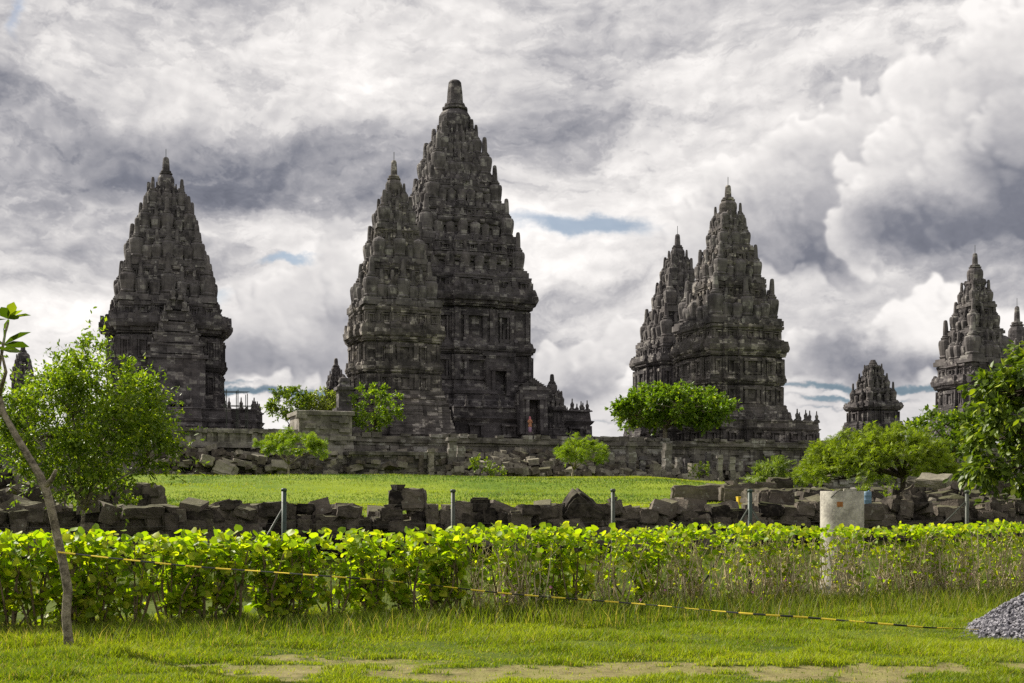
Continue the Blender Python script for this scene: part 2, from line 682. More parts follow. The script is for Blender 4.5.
def m_leaf(name, trans=.45, gloss=.45, tcol=(1.25, 1.35, .35), vein=0.0):
    """leaf or grass; each leaf carries its own pigment in the attribute 'tint'"""
    m, nt, b = new_mat(name)
    at = nt.nodes.new('ShaderNodeAttribute')
    at.attribute_name = 'tint'
    nt.links.new(at.outputs['Color'], b.inputs['Base Color'])
    b.inputs['Roughness'].default_value = gloss
    b.inputs['Specular IOR Level'].default_value = .35
    tr = nt.nodes.new('ShaderNodeBsdfTranslucent')
    mu = nt.nodes.new('ShaderNodeMix')
    mu.data_type = 'RGBA'
    mu.blend_type = 'MULTIPLY'
    mu.inputs[0].default_value = 1
    nt.links.new(at.outputs['Color'], mu.inputs[6])
    mu.inputs[7].default_value = (*tcol, 1)
    nt.links.new(mu.outputs[2], tr.inputs[0])
    ms = nt.nodes.new('ShaderNodeMixShader')
    ms.inputs[0].default_value = trans
    nt.links.new(b.outputs[0], ms.inputs[1])
    nt.links.new(tr.outputs[0], ms.inputs[2])
    nt.links.new(ms.outputs[0], nt.nodes['Material Output'].inputs[0])
    return m


def m_plain(name, col, rough=.8, spec=.2, var=.35, scale=3.0, metal=0.0, bmp=0.0, col2=None):
    m, nt, b = new_mat(name)
    tcn = coords(nt)
    n1 = noise(tcn, scale, 5, .6)
    n2 = noise(tcn, scale * 7, 3, .6)
    dark = tuple(c * (1 - var) for c in col) if col2 is None else col2
    base = mixc(nt, sstep(n1 * .7 + n2 * .3, .32, .68), dark, col)
    nt.links.new(base, b.inputs['Base Color'])
    b.inputs['Roughness'].default_value = rough
    b.inputs['Specular IOR Level'].default_value = spec
    b.inputs['Metallic'].default_value = metal
    if bmp:
        bump(nt, b, n1 * .5 + n2 * .5, bmp, .03)
    return m


def m_ground():
    m, nt, b = new_mat('grass_soil')
    tcn = coords(nt)
    at = nt.nodes.new('ShaderNodeAttribute')
    at.attribute_name = 'tint'
    n1 = noise(tcn, .5, 5, .6)
    n2 = noise(tcn, 4.0, 5, .65)
    n3 = noise(tcn, 40.0, 3, .6)
    sp = nt.nodes.new('ShaderNodeSeparateColor')
    nt.links.new(at.outputs['Color'], sp.inputs[0])
    dirt = E(sp.outputs[0])
    lawn = E(sp.outputs[1])
    green = mixc(nt, sstep(n1 * .5 + n2 * .5, .35, .65), (.038, .058, .006), (.080, .105, .010))
    lawnc = mixc(nt, sstep(noise(tcn, .13, 4, .6) * .55 + n1 * .3 + n2 * .15, .38, .62), (.070, .125, .006), (.17, .22, .012))
    green = mixc(nt, lawn, green, lawnc)
    soil = mixc(nt, sstep(n2 * .6 + n3 * .4, .36, .66), (.115, .098, .040), (.215, .187, .080))
    soil = mixc(nt, sstep(noise(tcn, 1.7, 4, .6), .45, .62) * .35, soil, (.17, .18, .04))
    base = mixc(nt, sstep(dirt + (n2 - .5) * .35, .40, .58), green, soil)
    nt.links.new(base, b.inputs['Base Color'])
    b.inputs['Roughness'].default_value = .95
    b.inputs['Specular IOR Level'].default_value = .1
    bump(nt, b, n2 * .6 + n3 * .4, .7, .05)
    return m


STONE = m_masonry('andesite_masonry', (.014, .0124, .0140), (.158, .143, .143))
STONE_WARM = m_masonry('andesite_masonry_browner', (.018, .0158, .0160), (.190, .170, .156), pale=(.46, .42, .37))
STONE_WALL = m_masonry('terrace_masonry', (.024, .021, .020), (.245, .222, .192), cell=(1.3, 1.3, .52), pale_amt=1.5)
STONE_PALE = m_masonry('pale_terrace_masonry', (.06, .054, .046), (.36, .33, .28), cell=(1.3, 1.3, .52))
STONE_FINIAL = m_masonry('finial_masonry', (.019, .0168, .0180), (.190, .173, .168), cell=(.34, .34, .16), unit=4.0, bmp=.5)
BOULDER = m_boulder('loose_block_stone', (.013, .0105, .009), (.150, .126, .102), moss=.4)
BOULDER_PALE = m_boulder('terrace_block_stone', (.035, .030, .025), (.29, .26, .21), moss=.2)
GRAVEL = m_boulder('gravel_stone', (.10, .095, .11), (.33, .31, .34), moss=0, scale=6)
BARK = m_plain('pale_bark', (.36, .31, .23), .9, .1, .8, 11.0, bmp=.9, col2=(.055, .045, .033))
BARK_DARK = m_plain('dark_bark', (.085, .068, .05), .9, .1, .5, 6.0, bmp=.6)
TWIG = m_plain('dry_twig_bark', (.58, .48, .31), .9, .1, .5, 12.0)
TWIG_DARK = m_plain('hedge_stem_bark', (.20, .15, .09), .9, .1, .5, 12.0)
GREEN_METAL = m_plain('green_painted_metal', (.026, .050, .036), .55, .4, .35, 6.0)
GREY_METAL = m_plain('grey_weathered_metal', (.055, .064, .045), .6, .4, .4, 6.0)
WIRE = m_plain('rusty_wire', (.05, .045, .04), .6, .4, .3, 6.0)
CONCRETE = m_plain('stained_concrete', (.48, .45, .39), .9, .15, .4, 3.2, bmp=.3, col2=(.20, .185, .16))
BLUE_PLASTIC = m_plain('blue_plastic', (.11, .19, .27), .45, .4, .2, 5.0)
YELLOW_PLASTIC = m_plain('yellow_plastic', (.62, .42, .03), .5, .4, .2, 5.0)
RUST = m_plain('rusty_plate', (.34, .14, .045), .8, .2, .45, 14.0)
LEAF = m_leaf('leaf', .5)
LEAF_HEDGE = m_leaf('hedge_leaf', .60, .5, (1.22, 1.3, .3))
GRASS = m_leaf('grass_blade', .5, .6, (1.2, 1.2, .35))
LEAF_GLOSSY = m_leaf('glossy_leaf', .34, .50, (1.2, 1.3, .3))
GROUND = m_ground()

# ================================================================ the ground
def gz(x, y):
    x = np.asarray(x, float)
    y = np.asarray(y, float)

    def ss(v, a, b):
        t = np.clip((v - a) / (b - a), 0, 1)
        return t * t * (3 - 2 * t)
    z = 1.38 * ss(y, 23.5, 36.5)
    crest = 1.36 - .52 * ss(x, 7.0, 13.0) - .52 * ss(x, 12.0, 19.0)
    t = np.clip((y - 36) / 44.0, 0, 1)
    z = z + crest * (.10 * ss(y, 36, 50) + .78 * ss(y, 47, 62) + .12 * ss(y, 60, 82))
    z = z + (.85 * (fbm(x * .05, y * .085, 3, 2) - .5) + .16 * (fbm(x * .16, y * .3, 4, 2) - .5)) * ss(y, 36, 52) * ss(y, 104, 86)
    z = z + .05 * (fbm(x * .6, y * .6, 9, 3) - .5) * ss(y, 8, 10)
    z = z - 3.5 * ss(y, 300, 900) * 0
    return z


def dirt_mask(x, y):
    """1 on the trodden earth track and on worn patches of the near verge"""
    x = np.asarray(x, float)
    y = np.asarray(y, float)
    n = fbm(x * .55, y * 1.3, 21, 4)
    n2 = fbm(x * 1.6, y * 3.2, 31, 3)
    track = np.maximum(np.clip(1 - np.abs(y - (12.95 - .05 * x)) / .85, -1, 1), np.clip((11.9 - y) / .5, -1, .8)) * .62
    left = np.clip((-2.9 - x) / .8, 0, 1)
    right = np.clip((x - 3.9) / 1.0, 0, 1) * np.clip((13.8 - y) / 1.2, 0, 1) * 3
    patch = np.exp(-((x - 2.9) / .55) ** 2 - ((y - 14.0) / .16) ** 2) * .5 + np.exp(-((x - 1.1) / .9) ** 2 - ((y - 13.5) / .16) ** 2) * .45 + np.exp(-((x - 4.2) / .7) ** 2 - ((y - 12.9) / .35) ** 2) * .45 + np.exp(-((x - 0.6) / 1.2) ** 2 - ((y - 12.95) / .22) ** 2) * .28
    d = track + patch + (n - .5) * 1.5 + (n2 - .5) * .6 - .7 * left - .10 * right
    d = d + (fbm(x * 3.1, y * 5.0, 61, 3) - .5) * .9 - .16
    return np.clip(d * .9 + .30, 0, 1) * np.clip((14.9 - y) / .9, 0, 1)


ys = np.concatenate([np.linspace(-40, 8, 14), np.arange(8.4, 16, .09), np.arange(16, 24, .4), np.arange(24, 130, 1.6), np.geomspace(132, 6000, 26)])
xs = np.concatenate([-np.geomspace(6000, 70, 22), np.arange(-66, -11, 2.0), np.arange(-11, 11, .12), np.arange(11, 66, 2.0), np.geomspace(70, 6000, 22)])
GX, GY = np.meshgrid(xs, ys)
GZ = gz(GX, GY)
nx, ny = len(xs), len(ys)
idx = np.arange(nx * ny).reshape(ny, nx)
quads = np.stack([idx[:-1, :-1], idx[:-1, 1:], idx[1:, 1:], idx[1:, :-1]], -1).reshape(-1, 4)
dm = dirt_mask(GX, GY)
lawn = np.clip((GY - 31) / 3, 0, 1)
gm = array_mesh('ground', np.stack([GX, GY, GZ - .05 * dm], -1).reshape(-1, 3), quads,
                np.stack([dm, lawn, np.zeros_like(dm)], -1).reshape(-1, 3), True)
tag(link('ground', gm, GROUND), kind='structure')


# ================================================================ grass
def blades(name, x, y, h, w, lean, c0, c1, mat, label, dry=.06, segs=2, z=None, tone=None):
    """one blade of grass for every x, y: a bent tapering strip"""
    n = len(x)
    z0 = gz(x, y) if z is None else z
    a = RNG.uniform(0, 2 * np.pi, n)
    ln = lean * RNG.uniform(.2, 1.2, n) * h
    b = RNG.uniform(0, 2 * np.pi, n)
    ux, uy = np.cos(a) * w * .5, np.sin(a) * w * .5
    lx, ly = np.cos(b) * ln, np.sin(b) * ln
    base = np.stack([x, y, z0 - .02], -1)
    u = np.stack([ux, uy, 0 * ux], -1)
    mid = base + np.stack([lx * .35, ly * .35, h * .58], -1)
    tip = base + np.stack([lx, ly, h], -1)
    t = RNG.random((n, 1)) * .55 + .45 * np.clip(fbm(x * .55, y * .9, 77, 3) * 2.2 - .6, 0, 1)[:, None]
    if tone is not None:
        t = np.clip(tone[:, None] + (RNG.random((n, 1)) - .5) * .5, 0, 1)
    col = np.array(c0)[None] * (1 - t) + np.array(c1)[None] * t
    dd = RNG.random(n) < dry
    col[dd] = np.array([.34, .29, .12]) * RNG.uniform(.6, 1.1, (dd.sum(), 1))
    if segs == 2:
        v = np.stack([base - u, base + u, mid + u * .75, mid - u * .75, tip], 1).reshape(-1, 3)
        i = np.arange(n)[:, None] * 5
        f = [i + np.array([[0, 1, 2, 3]]), i + np.array([[3, 2, 4]])]
        k = 5
    else:
        v = np.stack([base - u, base + u, tip], 1).reshape(-1, 3)
        i = np.arange(n)[:, None] * 3
        f = [i + np.array([[0, 1, 2]])]
        k = 3
    me = array_mesh(name, v, f, np.repeat(col, k, 0))
    o = link(name, me, mat)
    return tag(o, label, 'grass', kind='stuff')


def scatter(n, y0, y1, spread, power=1.0):
    u = RNG.random(n)
    y = (y0 ** (2 - power) + u * (y1 ** (2 - power) - y0 ** (2 - power))) ** (1 / (2 - power)) if power != 2 else y0 * (y1 / y0) ** u
    x = RNG.uniform(-1, 1, n) * spread * y
    return x, y


def hedge_line(px):
    """distance of the hedge's foot at picture column px"""
    return 16.3 + (px / 1024.0) * 4.6


def hedge_d(x, y):
    return y - (18.1 + x * .345)


x, y = scatter(420000, 10.6, 20.5, .52, 1.4)
dmk = dirt_mask(x, y)
dens = fbm(x * 1.1, y * 1.6, 41, 3)
keep = (dmk < .40 + .10 * RNG.random(len(x))) | (RNG.random(len(x)) < .035)
keep &= (dens + RNG.random(len(x)) * .5) > .42
keep &= hedge_d(x, y) < 1.2
x, y, dmk, dens = x[keep], y[keep], dmk[keep], dens[keep]
near = np.clip((hedge_d(x, y) + 2.6) / 2.0, 0, 1)
tuft = np.clip(fbm(x * 1.7, y * 2.6, 43, 3) * 5.0 - 2.4, 0, 2.0)
h = (.032 + .045 * np.clip(dens * 2 - .55, 0, 1.2) + .055 * tuft + .10 * near * RNG.random(len(x))) * RNG.uniform(.55, 1.25, len(x)) * (1 - .55 * np.clip(dmk * 2, 0, 1))
blades('verge_grass', x, y, h, .011 + .004 * near, .8, (.062, .125, .005), (.36, .42, .020), GRASS,
       'short green grass on the near verge between hedge and earth track', .09)
# seedy taller stalks and weeds at the hedge's foot
x, y = scatter(60000, 13.5, 22, .5, 1.0)
hd = hedge_d(x, y)
keep = (hd > -1.5 - .8 * fbm(x * .8, y * 0, 5, 2)) & (hd < .5) & (fbm(x * .9, y * .9, 51, 3) + .5 * RNG.random(len(x)) > .62 - .1 * (x > 0))
x, y = x[keep], y[keep]
blades('tall_grass', x, y, RNG.uniform(.10, .40, len(x)) * np.clip(1 + .05 * x, .5, 1.1), .012, .6, (.050, .095, .006), (.19, .235, .02), GRASS,
       'taller seeding grass and weeds along the foot of the hedge', .16)
x, y = scatter(50000, 20.5, 34, .56, 1.0)
blades('rough_grass', x, y, RNG.uniform(.06, .22, len(x)), .016, .7, (.030, .050, .005), (.085, .115, .010), GRASS, 'rough grass between the hedge and the long row of blocks', .08, 1)
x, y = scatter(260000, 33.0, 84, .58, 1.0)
tone = np.clip(fbm(x * .045 + y * .02, y * .17, 91, 3) * 5.0 - 2.1, 0, 1) * .85 + .25 * (y < 43)  # shadow bands put into the blade colour, lighter along the near edge
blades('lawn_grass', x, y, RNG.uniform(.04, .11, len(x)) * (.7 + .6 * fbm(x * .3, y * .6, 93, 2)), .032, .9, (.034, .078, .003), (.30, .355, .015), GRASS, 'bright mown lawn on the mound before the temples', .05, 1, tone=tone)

# ================================================================ the temples
ROT = R(19.0)
Z0 = 6.9                                   # level of the temple terrace
BAYS = [(1.0, .30), (.93, .60), (.86, .86)]


def redent(h, bays=BAYS):
    """square plan with stepped projecting bays, counter-clockwise"""
    q = []
    for (r, w) in bays:                    # from the middle of the +X side to the corner
        q.append((r, w))
    side = []
    prev = None
    for i, (r, w) in enumerate(bays):
        if i == 0:
            side.append((r, w))
        else:
            side.append((r, bays[i - 1][1]))
            side.append((r, w))
    if abs(side[-1][0] - side[-1][1]) > 1e-6:
        pass
    up = side                              # upper half of the +X side (y > 0)
    dn = [(x, -y) for x, y in reversed(side)]
    s = dn + up
    pts = []
    for k in range(4):
        c, sn = [(1, 0), (0, 1), (-1, 0), (0, -1)][k]
        for x, y in s:
            p = (h * (x * c - y * sn), h * (x * sn + y * c))
            if not pts or (abs(pts[-1][0] - p[0]) + abs(pts[-1][1] - p[1])) > 1e-5:
                pts.append(p)
    if (abs(pts[0][0] - pts[-1][0]) + abs(pts[0][1] - pts[-1][1])) < 1e-5:
        pts.pop()
    return pts


def plan_ring(h, z, wob=0.0, bays=BAYS):
    return [(x + random.uniform(-wob, wob), y + random.uniform(-wob, wob), z + random.uniform(-wob, wob) * .6) for x, y in redent(h, bays)]


def stack(mb, prof, wob=.05, bays=BAYS):
    """prof: list of (z, half size)"""
    mb.loft([plan_ring(h, z, wob, bays) for z, h in prof])


def ridge_points(h, bays=BAYS):
    """edges of the plan as segments (p, q, outward normal)"""
    pts = redent(h, bays)
    out = []
    for i in range(len(pts)):
        a = Vector(pts[i])
        b = Vector(pts[(i + 1) % len(pts)])
        d = b - a
        if d.length < 1e-4:
            continue
        out.append((a, b, Vector((d.y, -d.x)).normalized()))
    return out


def antefixes(mb, h, z, size, wob=.04):
    """row of pointed upright stones along the edge of a cornice"""
    for a, b, n in ridge_points(h):
        L = (b - a).length
        if L < size * .7:
            continue
        k = max(1, int(L / (size * 1.25)))
        ang = math.atan2(b.y - a.y, b.x - a.x)
        for i in range(k):
            if random.random() < .10:
                continue
            p = a.lerp(b, (i + .5) / k) - n * size * .22
            s = size * random.uniform(.8, 1.12)
            hh = s * random.uniform(.85, 1.15)
            co, si = math.cos(ang), math.sin(ang)
            vs = []
            for dy in (-.22, .22):
                for (u, w) in ((-.45, -.05), (.45, -.05), (.42, .55), (.12, 1.0), (-.12, 1.0), (-.42, .55)):
                    vs.append((p.x + u * s * co - dy * s * si, p.y + u * s * si + dy * s * co, z + w * hh))
            mb.add(vs, [(0, 1, 2, 3, 4, 5), (11, 10, 9, 8, 7, 6)] + [(i_, i_ + 6, (i_ + 1) % 6 + 6, (i_ + 1) % 6) for i_ in range(6)])


def wall_relief(mb, h, z0, z1, unit=1.0, niche=True):
    """pilasters, framed niches and worn blocks on the faces of a wall of half size h"""
    H = z1 - z0
    for a, b, n in ridge_points(h):
        L = (b - a).length
        ang = math.atan2(b.y - a.y, b.x - a.x)
        if L < .35 * unit:
            continue
        t = (b - a).normalized()
        w = min(.42 * unit, L * .2)
        for e in (w * .5 + .03, L - w * .5 - .03):
            p = a + t * e
            mb.box((p.x + n.x * .02, p.y + n.y * .02, z0 + H * .5), (w, .30 * unit, H * random.uniform(.985, 1.0)), ang, .02)
        m = a + t * (L / 2)
        inner = L - 2 * w
        if niche and inner > .9 * unit:
            k = max(1, int(inner / (1.9 * unit)))
            for i in range(k):
                c = a + t * (w + inner * (i + .5) / k)
                nw = min(inner / k * .62, H * .8)
                nh = H * .72
                for sgn in (-1, 1):
                    p = c + t * sgn * nw * .5
                    mb.box((p.x + n.x * .05, p.y + n.y * .05, z0 + nh * .5 + H * .06), (nw * .24, .42 * unit, nh), ang, .02)
                mb.box((c.x + n.x * .07, c.y + n.y * .07, z0 + nh + H * .12), (nw * 1.45, .52 * unit, H * .13), ang, .03)
                mb.box((c.x + n.x * .05, c.y + n.y * .05, z0 + H * .06), (nw * 1.35, .46 * unit, H * .11), ang, .03)
                if random.random() < .7:       # a worn figure in the niche
                    mb.box((c.x, c.y, z0 + nh * .42 + H * .06), (nw * .38, .26 * unit, nh * .66), ang, .06, .7)
        for i in range(int(L * H * .14 / (unit * unit))):
            p = a + t * random.uniform(.1, L - .1)
            mb.box((p.x, p.y, random.uniform(z0 + .15, z1 - .1)), (random.uniform(.35, .9) * unit, random.uniform(.08, .26) * unit, random.uniform(.25, .42) * unit), ang, .03)


def finial_mesh():
    mb = MB()
    mb.box((0, 0, .05), (.60, .60, .10), 0, .005)
    mb.box((0, 0, .125), (.50, .50, .06), 0, .005)
    mb.lathe([(.14, .15), (.17, .21), (.20, .235), (.23, .205), (.26, .215), (.36, .24), (.46, .255), (.52, .25), (.555, .225), (.575, .15), (.59, .17), (.615, .17),
              (.63, .12), (.65, .13), (.67, .095), (.80, .088), (.93, .075), (.985, .06), (1.0, .02)], 14, rib=.05)
    return mb


FIN = finial_mesh()
FIN_ME = FIN.mesh('finial')
FIN_ME.materials.append(STONE_FINIAL)
FIN_ME.polygons.foreach_set('use_smooth', np.zeros(len(FIN_ME.polygons), bool))


def broken_finial():
    mb = MB()
    mb.box((0, 0, .06), (.58, .58, .12), 0, .01)
    mb.lathe([(.12, .20), (.17, .23), (.24, .215), (.36, .24), (.47, .25), (.53, .22), (.57, .13), (.60, .05)], 12, rib=.05)
    return mb


FIN2 = broken_finial()
FIN2_ME = FIN2.mesh('finial_broken')
FIN2_ME.materials.append(STONE_FINIAL)


def finial_spots(h, n):
    """places for n finials along each side of the plan, set in from the edge"""
    out = []
    for i in range(n):
        t = -.86 + 1.72 * i / n
        r = 1.0 if abs(t) < .30 else (.93 if abs(t) < .60 else .86)
        for c, s in ((1, 0), (0, 1), (-1, 0), (0, -1)):
            x, y = r * h, t * h
            out.append((x * c - y * s, x * s + y * c))
    return out


def rank_front(x, y):
    """how much a place on a temple looks towards the photographer (local axes)"""
    return -y * 1.0 - x * .45


def temple(px, d, label, bottom, spec, top, stone=None, plat=None, porch=None, group='temple towers', name='temple_tower', rod=True, fin_n=6, blunt=False):
    """spec rows, in picture rows and pixel half widths at distance d, from the ground up:
       ('base', y0, y1, w0, w1)  ('wall', y0, y1, w)  ('band', y0, y1, w_in, w_out)  ('tier', y0, y1, w, cornice, finial_w, finial_h)"""
    stone = stone or STONE
    k = d / F

    def zz(y):
        return EYE + (HY - y) * k - Z0

    def hh(w):
        return w * k / 1.15
    root = thing(name, label, 'temple', (P(px, 0, d)[0], d, Z0), ROT, group)
    fins = []
    unit = max(.55, hh(spec[0][3]) / 7.5)
    base, body, cur = MB(), MB(), None
    if plat:
        y0, y1, w, nb = plat
        pm = MB()
        zt, zb, h = zz(y1), min(zz(y0), -.3), hh(w)
        H = zt - zb
        stack(pm, [(zb, h * 1.03), (zb + H * .14, h * 1.03), (zb + H * .16, h * 1.01), (zb + H * .26, h * 1.0), (zb + H * .3, h * .985), (zb + H * .66, h * .985),
                   (zb + H * .70, h * 1.0), (zb + H * .76, h * 1.015), (zb + H * .78, h * .99), (zt - .05, h * .985), (zt, h * 1.0), (zt + .15, h * 1.0)], .05)
        wall_relief(pm, h * .985, zb + H * .31, zb + H * .65, unit * .9)
        pm.build('platform', stone, root)
        for x, y in finial_spots(h * .965, nb):
            fins.append((x, y, zt + .15, 10.5 * k * random.uniform(.9, 1.1), False))
    for row in spec:
        kind = row[0]
        z0, z1 = zz(row[1]), zz(row[2])
        H = z1 - z0
        if kind == 'base':
            h0, h1 = hh(row[3]), hh(row[4])
            p = []
            n = max(3, int(round(H / (.42 * unit))))
            for i in range(n):
                h = h0 + (h1 - h0) * i / max(1, n - 1)
                zb = z0 + H * i / n
                e = random.choice((0, .05, .12, -.04)) * unit
                p += [(zb + .002 * 1, h + e), (zb + H / n * .72, h + e), (zb + H / n * .80, h + e - .10 * unit)]
            p.append((z1, h1))
            stack(base, p, .04)
        elif kind == 'wall':
            h = hh(row[3])
            stack(body, [(z0, h), (z0 + H * .5, h), (z1, h)], .05)
            wall_relief(body, h, z0 + .02, z1 - .02, unit)
        elif kind == 'band':
            a, b = hh(row[3]), hh(row[4])
            stack(body, [(z0, a - .22 * unit), (z0 + H * .10, a - .22 * unit), (z0 + H * .11, a + (b - a) * .25), (z0 + H * .18, a + (b - a) * .28), (z0 + H * .2, a + (b - a) * .5), (z0 + H * .34, a + (b - a) * .55),
                         (z0 + H * .38, a + (b - a) * .85), (z0 + H * .55, b), (z0 + H * .72, b), (z0 + H * .74, b * .985), (z1, b * .97)], .05)
            antefixes(body, b * .985, z0 + H * .70, max(.55 * unit, min(1.1 * unit, H * .45)))
        elif kind == 'tier':
            w, c, fw, fh = row[3:7]
            h, hc, hf = hh(w), hh(c), hh(max(fw - .19 * fh, c * .93))
            mb = MB()
            stack(mb, [(z0 - .05, h * 1.05), (z0 + H * .08, h * 1.05), (z0 + H * .10, h), (z0 + H * .52, h), (z0 + H * .53, h - .18 * unit), (z0 + H * .58, h - .18 * unit), (z0 + H * .60, h + (hc - h) * .3), (z0 + H * .70, h + (hc - h) * .4), (z0 + H * .73, h + (hc - h) * .8),
                       (z0 + H * .80, hc), (z0 + H * .92, hc), (z0 + H * .93, hc * .965), (z1, hc * .95)], .05)
            if not fh:
                wall_relief(mb, h, z0 + H * .11, z0 + H * .57, unit * .75)
            antefixes(mb, hc * .97, z0 + H * .90, max(.42 * unit, min(.9 * unit, H * .26)))
            mb.build('roof_tier', stone, root)
            if fh:
                n = fin_n if hf > 3.0 else max(3, fin_n - 2) if hf > 1.6 else 3
                for x, y in finial_spots(hf * .985, n):
                    t_ = min(abs(x), abs(y)) / hf
                    g_ = 1.26 if t_ > .8 else 1.16 if t_ < .08 else .90
                    fins.append((x, y, z0 - .03, fh * k * g_ * 1.12 * random.uniform(.92, 1.08), random.random() < .10))
    if base.v:
        base.build('base', stone, root)
    if body.v:
        body.build('body', stone, root)
    # ---- crowning bell
    y0, y1, w, rt = top
    z0, z1, r = zz(y0), zz(y1), w * k
    H = z1 - z0
    mb = MB()
    mb.box((0, 0, z0), (r * 2.1, r * 2.1, H * .05), 0, .02)
    if blunt:
        mb.lathe([(0, 1.0 * r), (.2 * H, .98 * r), (.35 * H, 1.0 * r), (.5 * H, .8 * r), (.55 * H, .85 * r), (.8 * H, .6 * r), (1.0 * H, .45 * r)], 12, (0, 0, z0), .06)
    else:
        mb.lathe([(0, 1.0 * r), (.04 * H, 1.06 * r), (.07 * H, .9 * r), (.10 * H, .96 * r), (.26 * H, 1.03 * r), (.38 * H, 1.0 * r), (.45 * H, .84 * r), (.49 * H, .66 * r), (.50 * H, .80 * r), (.53 * H, .80 * r),
                  (.54 * H, .58 * r), (.57 * H, .66 * r), (.60 * H, .62 * r), (.61 * H, rt * r * 1.1), (.80 * H, rt * r), (.95 * H, rt * r * .85), (.985 * H, rt * r * .6), (H, rt * r * .15)], 16, (0, 0, z0), .05)
    mb.build('pinnacle', stone, root)
    if rod:
        mb = MB()
        mb.tube([(0, 0, z1 - .2), (0, 0, z1 + 8 * k)], .035, 5)
        mb.build('lightning_rod', GREY_METAL, root)
    # ---- porch with doorway on the side towards the photographer
    if porch:
        for (side, u, yb, yt, w, dep, dw, dh, gable, rr) in porch:
            c, s = [(1, 0), (0, 1), (-1, 0), (0, -1)][side]
            mb = MB()

            def bx(x, y, z, sx_, sy_, sz_, jit=.03, top_=1.0):
                X, Y = x * c - y * s, x * s + y * c
                if side % 2:
                    sx_, sy_ = sy_, sx_
                mb.box((X, Y, z), (sx_, sy_, sz_), 0, jit, top_)
            zb, zt = zz(yb), zz(yt)
            hw, dp, r0 = w * k, dep * k, hh(rr)
            odw, odh = dw * k, dh * k
            jw = (hw - odw)
            for sg in (-1, 1):
                bx(r0 + dp * .5, u * k + sg * (odw + jw * .5), (zb + zt) * .5, dp, jw, zt - zb)
                bx(r0 + dp + .12, u * k + sg * (odw + .22), zb + odh * .5, .36, .40, odh, .02)
            bx(r0 + dp * .5, u * k, (zb + odh + zt) * .5, dp * .98, odw * 2.02, zt - zb - odh)
            bx(r0 + dp + .14, u * k, zb + odh + .28, .42, odw * 2 + 1.3, .5)
            bx(r0 + dp * .5, u * k, zt + .18, dp * 1.1, hw * 2.2, .4)
            steps = 6 if gable else 0
            zg = zt + .4
            for i in range(steps):
                f = 1 - (i + .6) / (steps + .6)
                g = (gable * k) / steps
                bx(r0 + dp * .45, u * k, zg + g * (i + .5), dp * (.45 + .55 * f), hw * 2 * f, g * .78)
                bx(r0 + dp * .45, u * k, zg + g * (i + .90), dp * (.45 + .55 * f) * 1.07, hw * 2 * f * 1.1, g * .2)
                for sg in (-1, 1):
                    fins_p = (r0 + dp * .8, u * k + sg * hw * f * .92)
                    X, Y = fins_p[0] * c - fins_p[1] * s, fins_p[0] * s + fins_p[1] * c
                    fins.append((X, Y, zg + g * i - .02, g * 1.5, False))
            # the dark room behind the opening
            bx(r0 + .10, u * k, zb + odh * .5, .12, odw * 2.1, odh)
            mb.build('porch', stone, root)
            st = MB()
            for i in range(0):
                pass
    # ---- finials: the hundred that face the photographer singly, the rest as one
    fins.sort(key=lambda f: -(rank_front(f[0], f[1]) + .6 * f[3]))
    rest = MB()
    for i, (x, y, z, s, brk) in enumerate(fins):
        rz = random.choice((0, 1, 2, 3)) * math.pi / 2 + random.uniform(-.06, .06)
        if i < 98:
            o = link('finial', FIN2_ME if brk else FIN_ME, None, root)
            o.location = (x, y, z)
            sw = s * random.uniform(.62, .70)
            o.scale = (sw, sw, s)
            o.rotation_euler = (random.uniform(-.03, .03), random.uniform(-.03, .03), rz)
        else:
            src = FIN2 if brk else FIN
            co, si = math.cos(rz), math.sin(rz)
            rest.add([(x + .8 * s * (a * co - b * si), y + .8 * s * (a * si + b * co), z + s * e) for a, b, e in src.v], src.f)
    if rest.v:
        tag(rest.build('finial_cluster', STONE_FINIAL, root), kind='stuff')
    return root


# the great temple in the middle
temple(455, 150, 'tallest dark temple in the middle, broad stepped tower with a thick blunt pinnacle', 0, [
    ('base', 432, 400, 112, 96), ('base', 400, 386, 92, 84), ('wall', 386, 362, 80), ('band', 362, 350, 78, 84), ('wall', 350, 318, 77), ('band', 318, 298, 77, 87),
    ('tier', 298, 284, 80, 80, 0, 0), ('tier', 284, 262, 64, 70, 73, 34), ('tier', 262, 250, 66, 67, 0, 0), ('tier', 250, 226, 52, 58, 61, 32), ('tier', 226, 216, 54, 55, 0, 0),
    ('tier', 216, 194, 41, 46, 49.5, 31), ('tier', 194, 187, 43, 43, 0, 0), ('tier', 187, 168, 30, 34, 37, 32), ('tier', 168, 163, 31, 31, 0, 0), ('tier', 163, 150, 22, 25, 28, 26), ('tier', 150, 140, 16, 19, 22, 20)],
    (141, 80, 16.5, .47), plat=(446, 416, 140, 13), rod=False, fin_n=7,
    porch=[(3, 35, 440, 400, 13, 10, 5.0, 31, 8, 143), (3, 22, 401, 364, 14, 8, 5.5, 23, 0, 80)])
# the tower in front of it
temple(394, 126, 'dark temple tower standing in front of and overlapping the left side of the tallest temple', 0, [
    ('base', 440, 408, 66, 60), ('base', 408, 393, 58, 54), ('wall', 393, 378, 50.5), ('band', 378, 366, 50, 54), ('wall', 366, 348, 49), ('band', 348, 330, 49, 56),
    ('tier', 330, 311, 49, 51, 0, 0), ('tier', 311, 284, 40, 43, 47, 35), ('tier', 284, 268, 38, 38, 0, 0), ('tier', 268, 244, 25, 29, 33, 32), ('tier', 244, 233, 27, 28, 0, 0),
    ('tier', 233, 215, 17, 20, 23, 26), ('tier', 215, 209, 18, 18, 0, 0), ('tier', 209, 199, 10.5, 12, 13.5, 18)],
    (200, 160, 8.6, .36), stone=STONE_WARM, fin_n=6)
